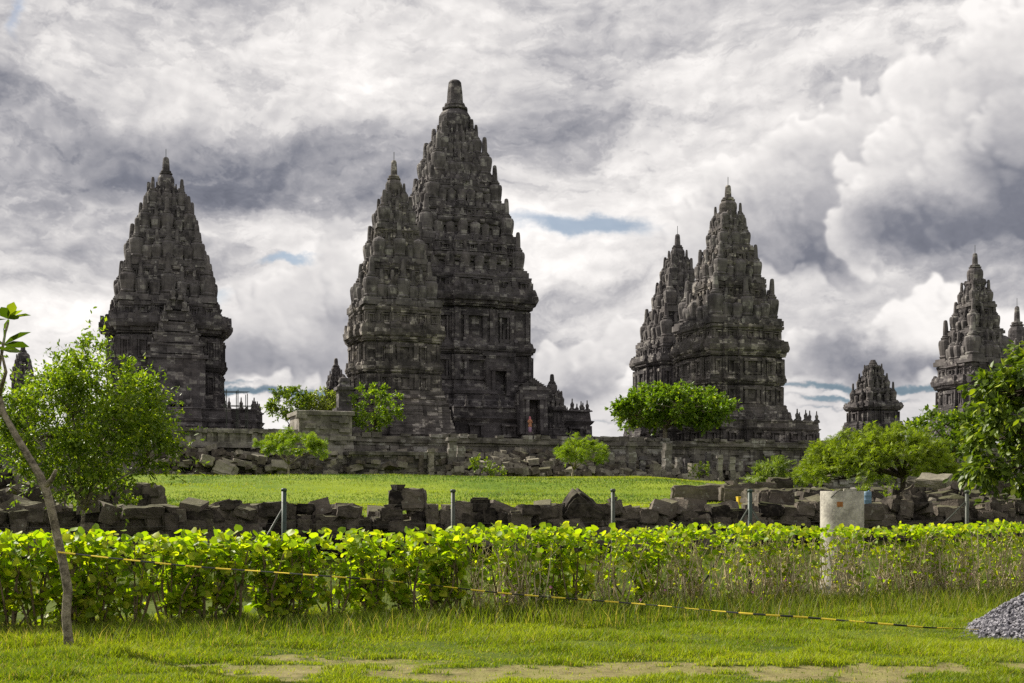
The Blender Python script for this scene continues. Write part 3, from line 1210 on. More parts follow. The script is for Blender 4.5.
# left
temple(166, 136, 'dark temple tower on the left, half hidden below by the bushy tree', 0, [
    ('base', 440, 410, 76, 70), ('base', 410, 396, 68, 64), ('wall', 396, 376, 62), ('band', 376, 364, 63, 67), ('wall', 364, 342, 63), ('band', 342, 322, 60, 73),
    ('tier', 322, 308, 60, 61, 0, 0), ('tier', 308, 284, 50, 53, 57, 36), ('tier', 284, 272, 49, 49, 0, 0), ('tier', 272, 250, 38, 41, 45, 34), ('tier', 250, 241, 39, 39, 0, 0),
    ('tier', 241, 221, 27, 31, 34, 30), ('tier', 221, 214, 29, 29, 0, 0), ('tier', 214, 199, 17, 20, 23, 23), ('tier', 199, 190, 10, 12, 14, 10)],
    (192, 157, 8, .42), plat=(452, 414, 107, 13), fin_n=6, porch=[(3, 6, 440, 366, 26, 22, 6, 30, 62, 66)])
# right pair
temple(728, 136, 'dark temple tower right of centre, nearer and taller of the overlapping pair', 0, [
    ('base', 445, 420, 66, 60), ('base', 420, 407, 60, 55), ('wall', 407, 389, 52), ('band', 389, 379, 52, 56), ('wall', 379, 362, 53), ('band', 362, 345, 53, 58.5),
    ('tier', 345, 329, 50, 53, 0, 0), ('tier', 329, 303, 41, 44, 48.5, 36), ('tier', 303, 286, 36, 37, 0, 0), ('tier', 286, 263, 26, 29, 32.5, 29), ('tier', 263, 253, 25, 25, 0, 0),
    ('tier', 253, 236, 16, 18, 20.5, 24), ('tier', 236, 231, 17, 17, 0, 0), ('tier', 231, 216, 11, 13, 15, 19)],
    (217, 185, 9.0, .36), stone=STONE_WARM, plat=(452, 425, 86, 10), fin_n=6)
temple(677.5, 158, 'dark temple tower right of centre, farther and smaller of the overlapping pair', 0, [
    ('base', 440, 410, 56, 50), ('base', 410, 393, 50, 46), ('wall', 393, 370, 44), ('band', 370, 358, 44, 49),
    ('tier', 358, 347, 41, 42, 0, 0), ('tier', 347, 325, 31, 34, 37.5, 30), ('tier', 325, 315, 29, 29, 0, 0), ('tier', 315, 295, 21, 23, 26, 26), ('tier', 295, 288, 20, 20, 0, 0),
    ('tier', 288, 272, 12, 14, 17, 22), ('tier', 272, 262, 8, 9.5, 11, 16)],
    (263, 234, 7.4, .38), fin_n=6)
# far right
temple(975, 158, 'dark temple tower near the right edge, above the umbrella shaped tree', 0, [
    ('base', 440, 415, 46, 40), ('base', 415, 407, 40, 37), ('wall', 407, 391, 35), ('band', 391, 377, 35, 40),
    ('tier', 377, 365, 33, 35, 0, 0), ('tier', 365, 343, 26, 28, 32, 31), ('tier', 343, 335, 25, 25, 0, 0), ('tier', 335, 318, 17, 19, 22.5, 25), ('tier', 318, 308, 16.5, 16.5, 0, 0),
    ('tier', 308, 294, 11, 13, 15.5, 20), ('tier', 294, 282, 9, 10, 0, 0)],
    (283, 253, 7.6, .34), fin_n=5)
temple(1017, 178, 'farthest dark temple tower, cut by the right edge above the big leafed tree', 0, [
    ('base', 440, 400, 42, 36), ('wall', 400, 388, 32), ('band', 388, 380, 32, 36), ('tier', 380, 368, 27, 29, 31, 22), ('tier', 368, 352, 18, 20, 22, 20), ('tier', 352, 344, 12, 14, 15, 14)],
    (346, 306, 8.2, .32), fin_n=5)
temple(873, 140, 'small squat temple with a blunt broken top above the umbrella shaped tree', 0, [
    ('base', 446, 422, 30, 27), ('wall', 422, 412, 24), ('band', 412, 404, 24, 28), ('tier', 404, 391, 14.5, 17.5, 21.5, 15), ('tier', 391, 378, 9.5, 12, 15.5, 13), ('tier', 378, 367, 6, 8, 10, 10)],
    (368, 360, 5.2, .6), group='small shrines', name='small_shrine', rod=False, fin_n=4, blunt=True)
temple(552, 139, 'small pointed shrine just right of the tallest temple doorway', 0, [
    ('base', 446, 428, 16, 14), ('wall', 428, 413, 12), ('band', 413, 408, 12, 15), ('tier', 408, 400, 9, 11, 12.5, 12), ('tier', 400, 392, 6.5, 8, 9.5, 10)],
    (393, 374, 5.4, .42), group='small shrines', name='small_shrine', rod=False, fin_n=3)
temple(336, 158, 'small pointed shrine peeping out left of the overlapping tower', 0, [
    ('base', 446, 405, 14, 13), ('wall', 405, 394, 11), ('band', 394, 389, 11, 13), ('tier', 389, 382, 8, 9, 10.5, 10), ('tier', 382, 375, 6, 7, 8, 9)],
    (376, 358, 4.8, .42), group='small shrines', name='small_shrine', rod=False, fin_n=3)
temple(23, 128, 'small pointed shrine at the left edge behind the bushy tree', 0, [
    ('base', 440, 395, 15, 13), ('wall', 395, 382, 11), ('band', 382, 376, 11, 14), ('tier', 376, 368, 8, 10, 11, 11), ('tier', 368, 360, 6, 8, 9, 10)],
    (361, 343, 5.0, .42), group='small shrines', name='small_shrine', rod=False, fin_n=3)


# ---------------------------------------------------------------- the terrace under them
TA = Vector((-17.0, 105.0))
TU = Vector((math.cos(R(20)), math.sin(R(20))))
TN = Vector((TU.y, -TU.x))                 # outwards, to the photographer


def tw(u, n, z):
    p = TA + TU * u + TN * n
    return (p.x, p.y, z)


def terrace():
    root = thing('terrace_wall', 'long low moulded stone terrace wall running along the foot of all the temples', 'wall', (TA.x, TA.y, 0), R(20))
    mb = MB()
    u0, u1 = -75.0, 150.0
    zb, zt = 1.5, Z0

    def prof(prs):
        n = 90
        rings = []
        for (z, out) in prs:
            rings.append((z, out))
        vs, fs = [], []
        us = np.linspace(u0, u1, n)
        for (z, out) in prs:
            for u in us:
                vs.append((u, -out + random.uniform(-.05, .05), z + random.uniform(-.05, .05)))
        for k in range(len(prs) - 1):
            for i in range(n - 1):
                fs.append((k * n + i, k * n + i + 1, (k + 1) * n + i + 1, (k + 1) * n + i))
        mb.add(vs, fs)
    prof([(zb, .9), (3.6, .9), (3.62, .62), (4.05, .6), (4.1, .35), (4.4, .3), (4.42, 0), (6.1, 0), (6.12, .14), (6.35, .16), (6.37, .42), (6.66, .45), (6.68, .38), (zt, .36), (zt + .02, -130)])
    # proud blocks, pilasters and missing stones along the wall
    for i in range(700):
        u = random.uniform(u0, u1)
        mb.box((u, random.uniform(-.06, .02), random.uniform(4.5, 6.0)), (random.uniform(.5, 1.5), random.uniform(.15, .4), random.uniform(.3, .5)), 0, .04)
    for i in range(500):
        u = random.uniform(u0, u1)
        mb.box((u, -.9 + random.uniform(-.10, .12), random.uniform(2.9, 3.7)), (random.uniform(.6, 1.7), random.uniform(.2, .6), random.uniform(.35, .6)), random.uniform(-.05, .05), .05)
    for u in np.arange(u0, u1, 3.4):
        mb.box((u + random.uniform(-.3, .3), -.06, 5.25), (random.uniform(.5, .9), .36, 1.66), 0, .03)
    for u in np.arange(u0, u1, .9):
        if random.random() < .72:
            mb.box((u, -.2 + random.uniform(-.1, .1), zt + .1), (random.uniform(.6, 1.0), random.uniform(.5, .8), random.uniform(.2, .5)), 0, .05)
    mb.build('wall', STONE_WALL, root)
    return root


terrace()


def local_u(px, n=0.0):
    """coordinate along the terrace wall whose point appears at picture column px"""
    k = (px - 512) / F
    a = TA + TN * n
    return (k * a.y - a.x) / (TU.x - k * TU.y)


def stepped_block(name, label, cat, px0, px1, n0, n1, zs, mat, notches=True, group=None):
    """a block of masonry projecting from the terrace: zs is a list of (z, extra outwards)"""
    ua, ub = local_u(px0, n1), local_u(px1, n1)
    root = thing(name, label, cat, tw((ua + ub) / 2, (n0 + n1) / 2, gz(*tw((ua + ub) / 2, n1, 0)[:2]) - .2), R(20), group)
    z_ref = root.location.z
    mb = MB()
    w, dpt = ub - ua, n1 - n0
    rings = []
    for z, e in zs:
        rings.append([(sx_ * (w / 2 + e), sy_ * (dpt / 2 + e), z - z_ref) for sx_, sy_ in ((-1, -1), (1, -1), (1, 1), (-1, 1))])
    mb.loft(rings)
    if notches:
        zlo, zhi = zs[0][0], zs[-1][0]
        for i in range(int(w * (zhi - zlo) * 1.2)):
            mb.box((random.uniform(-w / 2, w / 2), -dpt / 2 + random.uniform(-.05, .08) - .1, random.uniform(zlo, zhi - .2) - z_ref), (random.uniform(.4, 1.1), random.uniform(.2, .5), random.uniform(.25, .5)), 0, .04)
    mb.build('masonry', mat, root)
    return root


g0 = 2.4
stepped_block('stone_plinth', 'broad stepped stone plinth projecting from the terrace wall below the overlapping tower', 'plinth', 352, 446, .2, 3.2,
              [(g0, .3), (3.5, .3), (3.52, .0), (4.0, -.02), (4.02, .22), (4.3, .25), (4.32, 0), (5.1, -.02), (5.12, .3), (5.4, .32), (5.45, .1)], STONE_WALL)
stepped_block('stone_pier', 'massive square stone gate block with pale faces at the left end of the terrace wall', 'gate block', 299, 352, -4.0, .8,
              [(g0, .1), (6.4, .1), (6.42, .3), (6.8, .3), (6.82, .0), (8.6, .0), (8.62, .2), (8.95, .22), (9.0, .1)], STONE_PALE)
pr = thing('stone_pillar', 'slim stone pillar with moulded cap standing on the gate block', 'pillar', tw(local_u(344, -1.5), -1.5, 8.9), R(20))
mb = MB()
mb.box((0, 0, .25), (1.7, 1.7, .5), 0, .03)
mb.box((0, 0, 1.3), (1.15, 1.15, 1.7), 0, .03)
mb.box((0, 0, 2.25), (1.6, 1.6, .3), 0, .03)
mb.box((0, 0, 2.55), (1.2, 1.2, .35), 0, .03, .7)
mb.build('shaft', STONE, pr)
mb = MB()
mb.lathe([(2.7, .5), (2.9, .55), (3.2, .45), (3.3, .2), (3.5, .1)], 10)
mb.build('cap', STONE, pr)
# left: balustrade of panels and posts on the lower terrace
ua, ub = local_u(176, .6), local_u(297, .6)
bal = thing('stone_balustrade', 'pale stone balustrade with recessed panels between posts left of the gate block', 'balustrade', tw((ua + ub) / 2, .6, Z0 - 1.2), R(20))
L = ub - ua
mb = MB()
mb.box((0, 0, .2), (L, .7, .5), 0, .03)
mb.box((0, .12, 1.0), (L, .35, 1.2), 0, .02)
mb.build('panel', STONE_PALE, bal)
for i in range(12):
    mb = MB()
    mb.box((-L / 2 + L * i / 11, 0, .62), (.5, .62, 1.22), 0, .03)
    mb.build('post', STONE_PALE, bal)
mb = MB()
n = 24
for i in range(n):
    mb.box((-L / 2 + L * (i + .5) / n, -.02, 1.42 + random.uniform(-.05, .05)), (L / n * .98, .9, .34), 0, .03)
mb.build('coping', STONE_PALE, bal)

# ================================================================ loose stones
def block_mesh(seed, sx_, sy_, sz_, notch=0, rough=.05):
    rs = random.Random(seed)
    n = 4
    me = bpy.data.meshes.new('stone_block')
    import bmesh
    bm = bmesh.new()
    bmesh.ops.create_cube(bm, size=1.0)
    for v in bm.verts:
        v.co.x *= sx_ * (1 + rs.uniform(-.10, .10))
        v.co.y *= sy_ * (1 + rs.uniform(-.10, .10))
        v.co.z *= sz_ * (1 + rs.uniform(-.12, .12))
    bmesh.ops.bevel(bm, geom=list(bm.edges), offset=min(sx_, sy_, sz_) * rs.uniform(.06, .18), segments=2, affect='EDGES')
    bmesh.ops.subdivide_edges(bm, edges=[e for e in bm.edges if e.calc_length() > .16], cuts=3, use_grid_fill=True)
    ox = rs.uniform(0, 100)
    from mathutils import noise as mn
    for v in bm.verts:
        p = v.co * 3.2 + Vector((ox, ox * .7, 0))
        v.co += mn.noise_vector(p) * rough + mn.noise_vector(p * 2.9) * rough * .5 + mn.noise_vector(p * 6.5) * rough * .22
    if notch:
        r = bmesh.ops.create_cube(bm, size=1.0)
        for v in r['verts']:
            v.co.x = v.co.x * sx_ * .38 + rs.uniform(-.15, .15)
            v.co.y *= sy_ * .55
            v.co.z = v.co.z * sz_ * .32 + sz_ * .60
    bm.to_mesh(me)
    bm.free()
    me.update()
    return me


SPECS = [(.62, .5, .40), (.78, .55, .38), (.5, .5, .5), (.9, .6, .34), (.55, .7, .45), (.7, .5, .55), (.46, .45, .62), (1.05, .55, .30), (.6, .6, .36), (.4, .4, .42), (.85, .5, .5), (.66, .48, .30)]
BLK = [block_mesh(100 + i, *s_, notch=(i % 4 == 2), rough=.05) for i, s_ in enumerate(SPECS)]
BLKP = []
for m_ in BLK:
    m_.materials.append(BOULDER)
    c_ = m_.copy()
    c_.materials.clear()
    c_.materials.append(BOULDER_PALE)
    BLKP.append(c_)
NBLK = [0]


def stone(x, y, z, k, s=1.0, rot=None, label='', group=None, pale=False, name='stone_block', cat='stone block'):
    o = link(name, (BLKP if pale else BLK)[k])
    o.location = (x, y, z)
    o.rotation_euler = rot if rot else (random.uniform(-.10, .10), random.uniform(-.10, .10), random.uniform(-.35, .35))
    o.scale = (s * random.uniform(.92, 1.1), s, s * random.uniform(.92, 1.1))
    NBLK[0] += 1
    return tag(o, label, cat, group)


def row_label(px):
    for lim, t in ((75, 'left of the bushy tree stem'), (284, 'between the bushy tree stem and the first braced post'), (453, 'between the first braced post and the next plain post'),
                   (613, 'between the two plain fence posts'), (750, 'between a plain post and the second braced post'), (845, 'between the second braced post and the concrete ring'),
                   (2000, 'right of the concrete ring')):
        if px < lim:
            return 'dark block in the long row, ' + t


# the long dry stacked row behind the hedge
def row_y(x):
    return 28.6 + .16 * x


for course in range(3):
    x = -15.6 + .2 * course
    while x < 18.6:
        k = random.randrange(12)
        s = random.uniform(.58, .88) if course else random.uniform(1.15, 1.45)
        w_ = SPECS[k][0] * s
        if w_ > .95 and course == 2:
            k, w_ = 4, .55 * s
        xc = x + w_ / 2
        y = row_y(xc)
        px = 512 + xc / y * F
        top_ = EYE + (HY - (510 + 3 * math.sin(px * .021) + 3 * math.sin(px * .057 + 2))) / F * y
        if 840 < px:
            top_ += .12
        if course < 2 or random.random() < .9:
            z = top_ - (.76, .40, .13)[course] + .05 + random.uniform(-.05, .05)
            if course == 2:
                z += random.choice((-.06, 0, 0, .05, .12))
            stone(xc, y + random.uniform(-.16, .10), z, k, s, (random.uniform(-.13, .13), random.uniform(-.13, .13) if random.random() < .85 else random.uniform(-.45, .45), random.uniform(-.5, .5) + random.choice((0, 3.14))), label=row_label(px), group='stone blocks of the long row')
        x += w_ * random.uniform(.84, .96)
def row_fill(i):
    x_ = random.uniform(-16, 19)
    y_ = row_y(x_) + random.uniform(.05, .75)
    return x_, y_, P(0, 507.5, y_)[2] - random.uniform(.02, 1.0), random.uniform(.35, .75)


# blocks one can tell apart
y = row_y(2.3)
stone(P(582, 507, y)[0], y - .1, P(0, 512, y)[2], 5, 1.35, (.25, .62, .3), 'biggest tilted pointed block rising above the long row, left of a plain post', 'standout blocks of the long row')
for px_, k_, s_, lb in ((399, 2, .9, 'left one of the two square blocks set highest on the long row'), (413, 5, .85, 'right one of the two square blocks set highest on the long row')):
    p_ = P(px_, 499.5, row_y(-2.6) + .1)
    stone(p_[0], p_[1], p_[2], k_, s_, (0, 0, .1), lb, 'standout blocks of the long row')
# the second, shorter wall behind at the left
for i in range(11):
    px_ = 92 + i * 6.2
    p_ = P(px_, 0, 38.5)
    for j in range(2):
        stone(p_[0], p_[1] + random.uniform(-.1, .1), float(gz(p_[0], p_[1])) + .18 + .36 * j - .1 * (i < 4), random.choice((0, 1, 4, 8, 10)), 1.0,
              label='dark block of the short low wall on the lawn under the bushy tree', group='blocks of the short lawn wall')
for i in range(20):
    p_ = P(random.uniform(-30, 62), 0, random.uniform(33, 40))
    zg = float(gz(p_[0], p_[1]))
    stone(p_[0], p_[1], zg + random.uniform(.1, .95) * (1 - abs(p_[0] + 15) * .02), random.randrange(12), random.uniform(.9, 1.4), (random.uniform(-.4, .4), random.uniform(-.4, .4), random.uniform(0, 3)),
          'dark block tumbled at the left edge behind the leaning bare trunk', 'blocks of the left heap')
# low slabs on the lawn at the right
for px_, py_, d_, k_, s_ in ((700, 494, 45, 3, 2.1), (716, 494.5, 45, 7, 1.5), (733, 494, 44, 10, 1.3), (745, 491, 45, 1, 1.4), (722, 490, 47, 3, 1.4), (765, 489, 50, 8, 1.6), (780, 488, 52, 5, 1.5), (756, 497, 40, 0, 1.3)):
    p_ = P(px_, py_, d_)
    stone(p_[0], p_[1], p_[2], k_, s_, (random.uniform(-.05, .05), 0, random.uniform(-.2, .2)), 'flat dark slab lying low on the lawn near the second braced post', 'slabs on the right lawn')
for px_ in (771, 777):
    p_ = P(px_, 503, 31)
    stone(p_[0], p_[1] + random.uniform(-.2, .2), p_[2], 5, 1.15, (0, random.uniform(-.15, .15), .2), 'upright block sticking out of the long row under the feathery shrub', 'standout blocks of the long row')
# the heap at the right under the umbrella tree
for i in range(30):
    px_ = random.uniform(800, 1045)
    d_ = random.uniform(34, 47)
    p_ = P(px_, 0, d_)
    zg = float(gz(p_[0], p_[1]))
    hump = .15 + 1.0 * math.exp(-((px_ - 955) / 60) ** 2)
    zt_ = zg + random.uniform(.0, 1.0) * hump * np.clip((d_ - 33) / 8, .3, 1)
    stone(p_[0], p_[1], zt_, random.randrange(12), random.uniform(.8, 1.15), (random.uniform(-.5, .5), random.uniform(-.5, .5), random.uniform(0, 3)),
          'weathered block in the tumbled heap below the umbrella shaped tree', 'blocks of the right heap', pale=random.random() < .45)
# one mass of small broken stone inside that heap and along the terrace
def rubble(name, label, n, fn, mat):
    mb_ = MB()
    for i in range(n):
        x_, y_, z_, s_ = fn(i)
        r = [random.uniform(-.3, .3) for _ in range(3)]
        M = Matrix.Rotation(r[0], 3, 'X') @ Matrix.Rotation(r[1], 3, 'Y') @ Matrix.Rotation(random.uniform(0, 6), 3, 'Z')
        dims = (random.uniform(.5, 1.3) * s_, random.uniform(.45, .9) * s_, random.uniform(.35, .7) * s_)
        vs = [M @ Vector((a * dims[0] * random.uniform(.9, 1.05), b * dims[1] * random.uniform(.9, 1.05), c * dims[2] * random.uniform(.88, 1.06))) * .5 + Vector((x_, y_, z_))
              for c in (-1, 1) for a, b in ((-1, -1), (1, -1), (1, 1), (-1, 1))]
        mb_.add(vs, [(3, 2, 1, 0), (4, 5, 6, 7), (0, 1, 5, 4), (1, 2, 6, 5), (2, 3, 7, 6), (3, 0, 4, 7)])
    return tag(mb_.build(name, mat), label, 'rubble', kind='stuff')


rubble('stone_rubble', 'smaller dark broken stones packed behind and between the blocks of the long row', 620, row_fill, BOULDER)


def right_heap(i):
    p_ = P(random.uniform(790, 1060), 0, random.uniform(33, 52))
    return p_[0], p_[1], float(gz(p_[0], p_[1])) + random.uniform(-.05, .34) * np.clip((p_[1] - 32) / 10, .3, 1.0) * (.4 if p_[1] > 46 else 1), random.uniform(.4, .8)


rubble('stone_rubble', 'small broken stones filling the tumbled heap at the right', 330, right_heap, BOULDER)


def foot(i):
    px_ = random.choice((random.uniform(150, 300), random.uniform(445, 640), random.uniform(445, 640), random.uniform(600, 830), random.uniform(600, 830), random.uniform(295, 450) if random.random() < .35 else random.uniform(455, 640)))
    n_ = random.uniform(1.0, 6.0) if px_ > 450 else random.uniform(1.2, 4.0)
    q = tw(local_u(px_, n_), n_, 0)
    lift = max(0, 1.15 - n_ / 7.0)
    return q[0], q[1], float(gz(q[0], q[1])) + random.uniform(-.1, .35) + lift * random.uniform(0, 2.9), random.uniform(.4, 1.1)


rubble('stone_rubble', 'small pale broken stones strewn along the foot of the terrace wall', 900, foot, BOULDER_PALE)
rubble('stone_rubble', 'small dark broken stones strewn along the foot of the terrace wall', 800, foot, BOULDER)
# single larger blocks and standing stones at the foot of the terrace
for i in range(34):
    px_ = random.uniform(190, 300) if i < 6 else random.uniform(470, 640) if i < 26 else random.uniform(640, 800)
    n_ = random.uniform(1.5, 5.0)
    q = tw(local_u(px_, n_), n_, 0)
    stone(q[0], q[1], float(gz(q[0], q[1])) + random.uniform(.3, .8) + max(0, 1 - n_ / 6.5) * random.uniform(.6, 2.6), random.choice((0, 1, 3, 5, 7, 10)), random.uniform(1.4, 2.2), (random.uniform(-.35, .35), random.uniform(-.35, .35), random.uniform(0, 3)),
          'pale fallen block among the rubble at the foot of the terrace wall', 'fallen blocks at the terrace foot', pale=True)


def stele(px_, py0, py1, d_off, wpx, label, mat, cap=False):
    n_ = d_off
    q = tw(local_u(px_, n_), n_, 0)
    d_ = q[1]
    w_ = wpx * d_ / F
    z1_ = EYE + (HY - py0) / F * d_
    z0_ = float(gz(q[0], q[1])) - .2
    t_ = thing('standing_stone', label, 'standing stone', (q[0], q[1], z0_), R(20) + random.uniform(-.2, .2), 'standing stones at the terrace foot')
    h_ = z1_ - z0_
    mb_ = MB()
    mb_.box((0, 0, .25), (w_ * 1.25, w_ * 1.05, .5), 0, .04)
    nn_ = max(2, int(h_ / .7))
    for i in range(nn_):
        mb_.box((random.uniform(-.05, .05), random.uniform(-.05, .05), .5 + (h_ - .5) * (i + .5) / nn_), (w_ * random.uniform(.86, 1.0), w_ * .8, (h_ - .5) / nn_ * .985), random.uniform(-.04, .04), .04)
    mb_.build('shaft', mat, t_)
    if cap:
        mb_ = MB()
        mb_.box((0, 0, h_ + .16), (w_ * 1.3, w_ * 1.1, .32), 0, .05, .8)
        mb_.build('cap', mat, t_)


for a in ((452, 441, 475, 3.6, 9, 'tall rough standing stone with a mossy top, left of the rubble', STONE_WALL, True), (461, 446, 475, 3.4, 8, 'rough standing stone close beside the mossy topped one', STONE_WALL),
          (421, 455, 475, 3.6, 5, 'short dark brown standing stone in front of the stepped plinth', BOULDER), (431, 452, 475, 3.6, 6, 'short pale standing stone in front of the stepped plinth', BOULDER_PALE, True),
          (631, 446, 482, 4.0, 9, 'squat standing stone with a pale cap left of the round crowned tree stem', STONE_WALL, True), (667, 443, 484, 4.0, 8, 'tall plain standing stone just behind the round crowned tree stem', STONE_WALL),
          (655, 464, 484, 5.0, 9, 'broad reddish standing slab right below the round crowned tree', BOULDER_PALE), (693, 463, 485, 5.0, 9, 'broad pale standing slab right of the round crowned tree stem', BOULDER_PALE),
          (708, 453, 485, 4.0, 5, 'thin dark standing stone right of the pale standing slab', STONE), (752, 465, 490, 4.0, 7, 'standing stone left of the feathery shrub', STONE_WALL, True),
          (793, 470, 495, 6.0, 7, 'mossy standing stone with a cap right of the feathery shrub', STONE_WALL, True)):
    stele(*a)
for i in range(9):
    px_ = (612, 622, 643, 676, 684, 720, 731, 741, 778)[i] + random.uniform(-2, 2)
    stele(px_, random.uniform(452, 468), 486, random.uniform(3.6, 5.5), random.uniform(4, 8), 'rough standing stone in the row along the terrace below the pair of towers', random.choice((STONE_WALL, STONE_PALE, STONE)), random.random() < .4)


# ================================================================ trees and plants
def leaf_shape(kind):
    """unit leaf lying along +Y; returns vertices and faces"""
    if kind == 'oval':
        v = [(0, 0, 0), (.20, .32, .05), (.20, .68, .04), (0, 1, -.05), (-.20, .68, .04), (-.20, .32, .05), (0, .5, -.01)]
        f = [(0, 1, 6), (1, 2, 6), (2, 3, 6), (3, 4, 6), (4, 5, 6), (5, 0, 6)]
    elif kind == 'round':
        v = [(0, 0, 0), (.34, -.02, .04), (.50, .30, .06), (.40, .66, .03), (0, 1, -.10), (-.40, .66, .03), (-.50, .30, .06), (-.34, -.02, .04), (0, .4, -.03)]
        f = [(0, 1, 8), (1, 2, 8), (2, 3, 8), (3, 4, 8), (4, 5, 8), (5, 6, 8), (6, 7, 8), (7, 0, 8)]
    elif kind == 'diamond':
        v = [(0, 0, 0), (.24, .45, .06), (0, 1, -.04), (-.24, .45, .06)]
        f = [(0, 1, 2), (0, 2, 3)]
    elif kind == 'frond':                       # a pinnate leaf: pairs of leaflets on a midrib
        v, f = [], []
        for i in range(5):
            y = .15 + .17 * i
            for s in (-1, 1):
                b = len(v)
                L = .42 * math.sin(.6 + .45 * i)
                v += [(0, y, 0), (s * L * .5, y + .02, .05), (s * L, y + .12, -.03), (s * L * .5, y + .13, .03)]
                f += [(b, b + 1, b + 2), (b, b + 2, b + 3)]
    return np.array(v, float), np.array(f, int)


def leaves(name, pos, direc, size, kind, c0, c1, mat, parent=None, spread=.6, young=0.0, cy=(.30, .36, .03), up=None, tilt=.45):
    """one mesh of single leaves; pos (N,3), direc (N,3) main direction of each leaf"""
    lv, lf = leaf_shape(kind)
    n = len(pos)
    d = direc + RNG.normal(0, spread, (n, 3))
    d /= np.linalg.norm(d, axis=1, keepdims=True) + 1e-9
    ref = RNG.normal(0, tilt, (n, 3)) + np.array([0, 0, 1.0] if up is None else up)
    side = np.cross(d, ref)
    side /= np.linalg.norm(side, axis=1, keepdims=True) + 1e-9
    nor = np.cross(side, d)
    sz = size * RNG.uniform(.6, 1.25, n)
    v = pos[:, None, :] + sz[:, None, None] * (lv[None, :, 0, None] * side[:, None, :] + lv[None, :, 1, None] * d[:, None, :] + lv[None, :, 2, None] * nor[:, None, :])
    f = (np.arange(n)[:, None, None] * len(lv) + lf[None]).reshape(-1, 3)
    t = RNG.random((n, 1))
    col = np.array(c0)[None] * (1 - t) + np.array(c1)[None] * t
    if young:
        yk = RNG.random(n) < young
        col[yk] = np.array(cy)[None] * RNG.uniform(.75, 1.15, (yk.sum(), 1))
    me = array_mesh(name, v.reshape(-1, 3), f, np.repeat(col, len(lv), 0))
    return link(name, me, mat, parent)


def tree(name, label, loc, cr_c, cr_r, n_clump, n_leaf, leaf_size, kind, c0, c1, mat=None, trunk_r=.12, bark=None, fork=.35, lean=(0, 0), shape='round', clump_r=.5, group='trees', cat='tree',
         droop=-.1, young=.1, spread=.75, limbs=7, seed=1, multi=1, hollow=.45, spike=0):
    """trunk with limbs reaching every leaf clump; crown centre and radii relative to loc"""
    global RNG
    keepr = RNG
    RNG = np.random.default_rng(seed)
    rs = random.Random(seed)
    root = thing(name, label, cat, loc, 0, group)
    C_, R_ = np.array(cr_c, float), np.array(cr_r, float)
    pts = []
    while len(pts) < n_clump:
        q = RNG.normal(0, 1, 3)
        q /= np.linalg.norm(q)
        r = (hollow + (1 - hollow) * RNG.random()) ** .5
        p = q * r
        if shape == 'umbrella':
            p[2] = .50 - .92 * (p[0] ** 2 + p[1] ** 2) + .34 * (RNG.random() - .5)
        elif shape == 'dome' and p[2] < -.35:
            continue
        lump = .82 + .36 * float(fbm(math.atan2(q[1], q[0]) * 1.3 + 5, q[2] * 2.0, seed, 2))
        pts.append(C_ + p * R_ * lump)
    pts = np.array(pts)
    top = np.array([lean[0], lean[1], C_[2] * fork])
    # limbs
    wood = MB()
    for m_ in range(multi):
        a = 2 * math.pi * m_ / max(1, multi)
        off = np.array([math.cos(a), math.sin(a), 0]) * (trunk_r * 2.2 if multi > 1 else 0)
        mid = off * .8 + np.array([lean[0] * .25 + rs.uniform(-.03, .03), lean[1] * .3, top[2] * .5])
        wood.tube([off, off * .9 + np.array([0, 0, .06 * top[2]]), mid, top + off * 1.5], [trunk_r * 1.5, trunk_r * 1.12, trunk_r, trunk_r * .85], 9)
    sel = rs.sample(range(len(pts)), min(limbs, len(pts)))
    ends = []
    for i in sel:
        e = top + (pts[i] - top) * .72
        k1 = top + (e - top) * .45 + np.array([rs.uniform(-.1, .1), rs.uniform(-.1, .1), .10]) * np.linalg.norm(e - top)
        wood.tube([top - np.array([0, 0, trunk_r]), k1, e], [trunk_r * .72, trunk_r * .48, trunk_r * .26], 6)
        ends.append((k1, e))
    for p in pts:
        b = min(ends, key=lambda q: np.linalg.norm(q[1] - p) + .6 * np.linalg.norm(q[0] - p) * .5)
        a0 = b[1] if np.linalg.norm(b[1] - p) < np.linalg.norm(b[0] - p) else b[0]
        m2 = (a0 + p) / 2 + RNG.normal(0, .05, 3) * np.linalg.norm(p - a0)
        wood.tube([a0, m2, p], [trunk_r * .26, trunk_r * .17, trunk_r * .07], 4)
    wood.build('trunk', bark or BARK_DARK, root, True)
    # leaves: on twigs radiating from each clump
    per = max(1, n_leaf // n_clump)
    P_, D_ = [], []
    for p in pts:
        out = (p - C_) / R_
        out /= np.linalg.norm(out) + 1e-6
        nt = max(3, per // 9)
        k = rs.uniform(.6, 1.4)
        for j in range(nt):
            dr = RNG.normal(0, 1, 3) + out * .7 + np.array([0, 0, .25])
            dr /= np.linalg.norm(dr)
            L = clump_r * k * RNG.uniform(.6, 1.25)
            if spike and RNG.random() < .05:
                L *= spike
                dr = dr * .4 + out * .8 + np.array([0, 0, .3])
                dr /= np.linalg.norm(dr)
            m_ = max(2, per // nt)
            t = RNG.random(m_) ** .7
            P_.append(p[None] + dr[None] * (t * L)[:, None] + RNG.normal(0, .05 * clump_r, (m_, 3)))
            D_.append(np.repeat((dr + np.array([0, 0, droop]))[None], m_, 0))
    leaves('crown', np.concatenate(P_), np.concatenate(D_), leaf_size, kind, c0, c1, mat or LEAF, root, spread, young, tilt=.8)
    RNG = keepr
    return root


def at(px, d, dz=0.0):
    x_ = (px - 512) / F * d
    return (x_, d, float(gz(x_, d)) + dz)


def rel(loc, px, py, d):
    p = P(px, py, d)
    return (p[0] - loc[0], p[1] - loc[1], p[2] - loc[2])


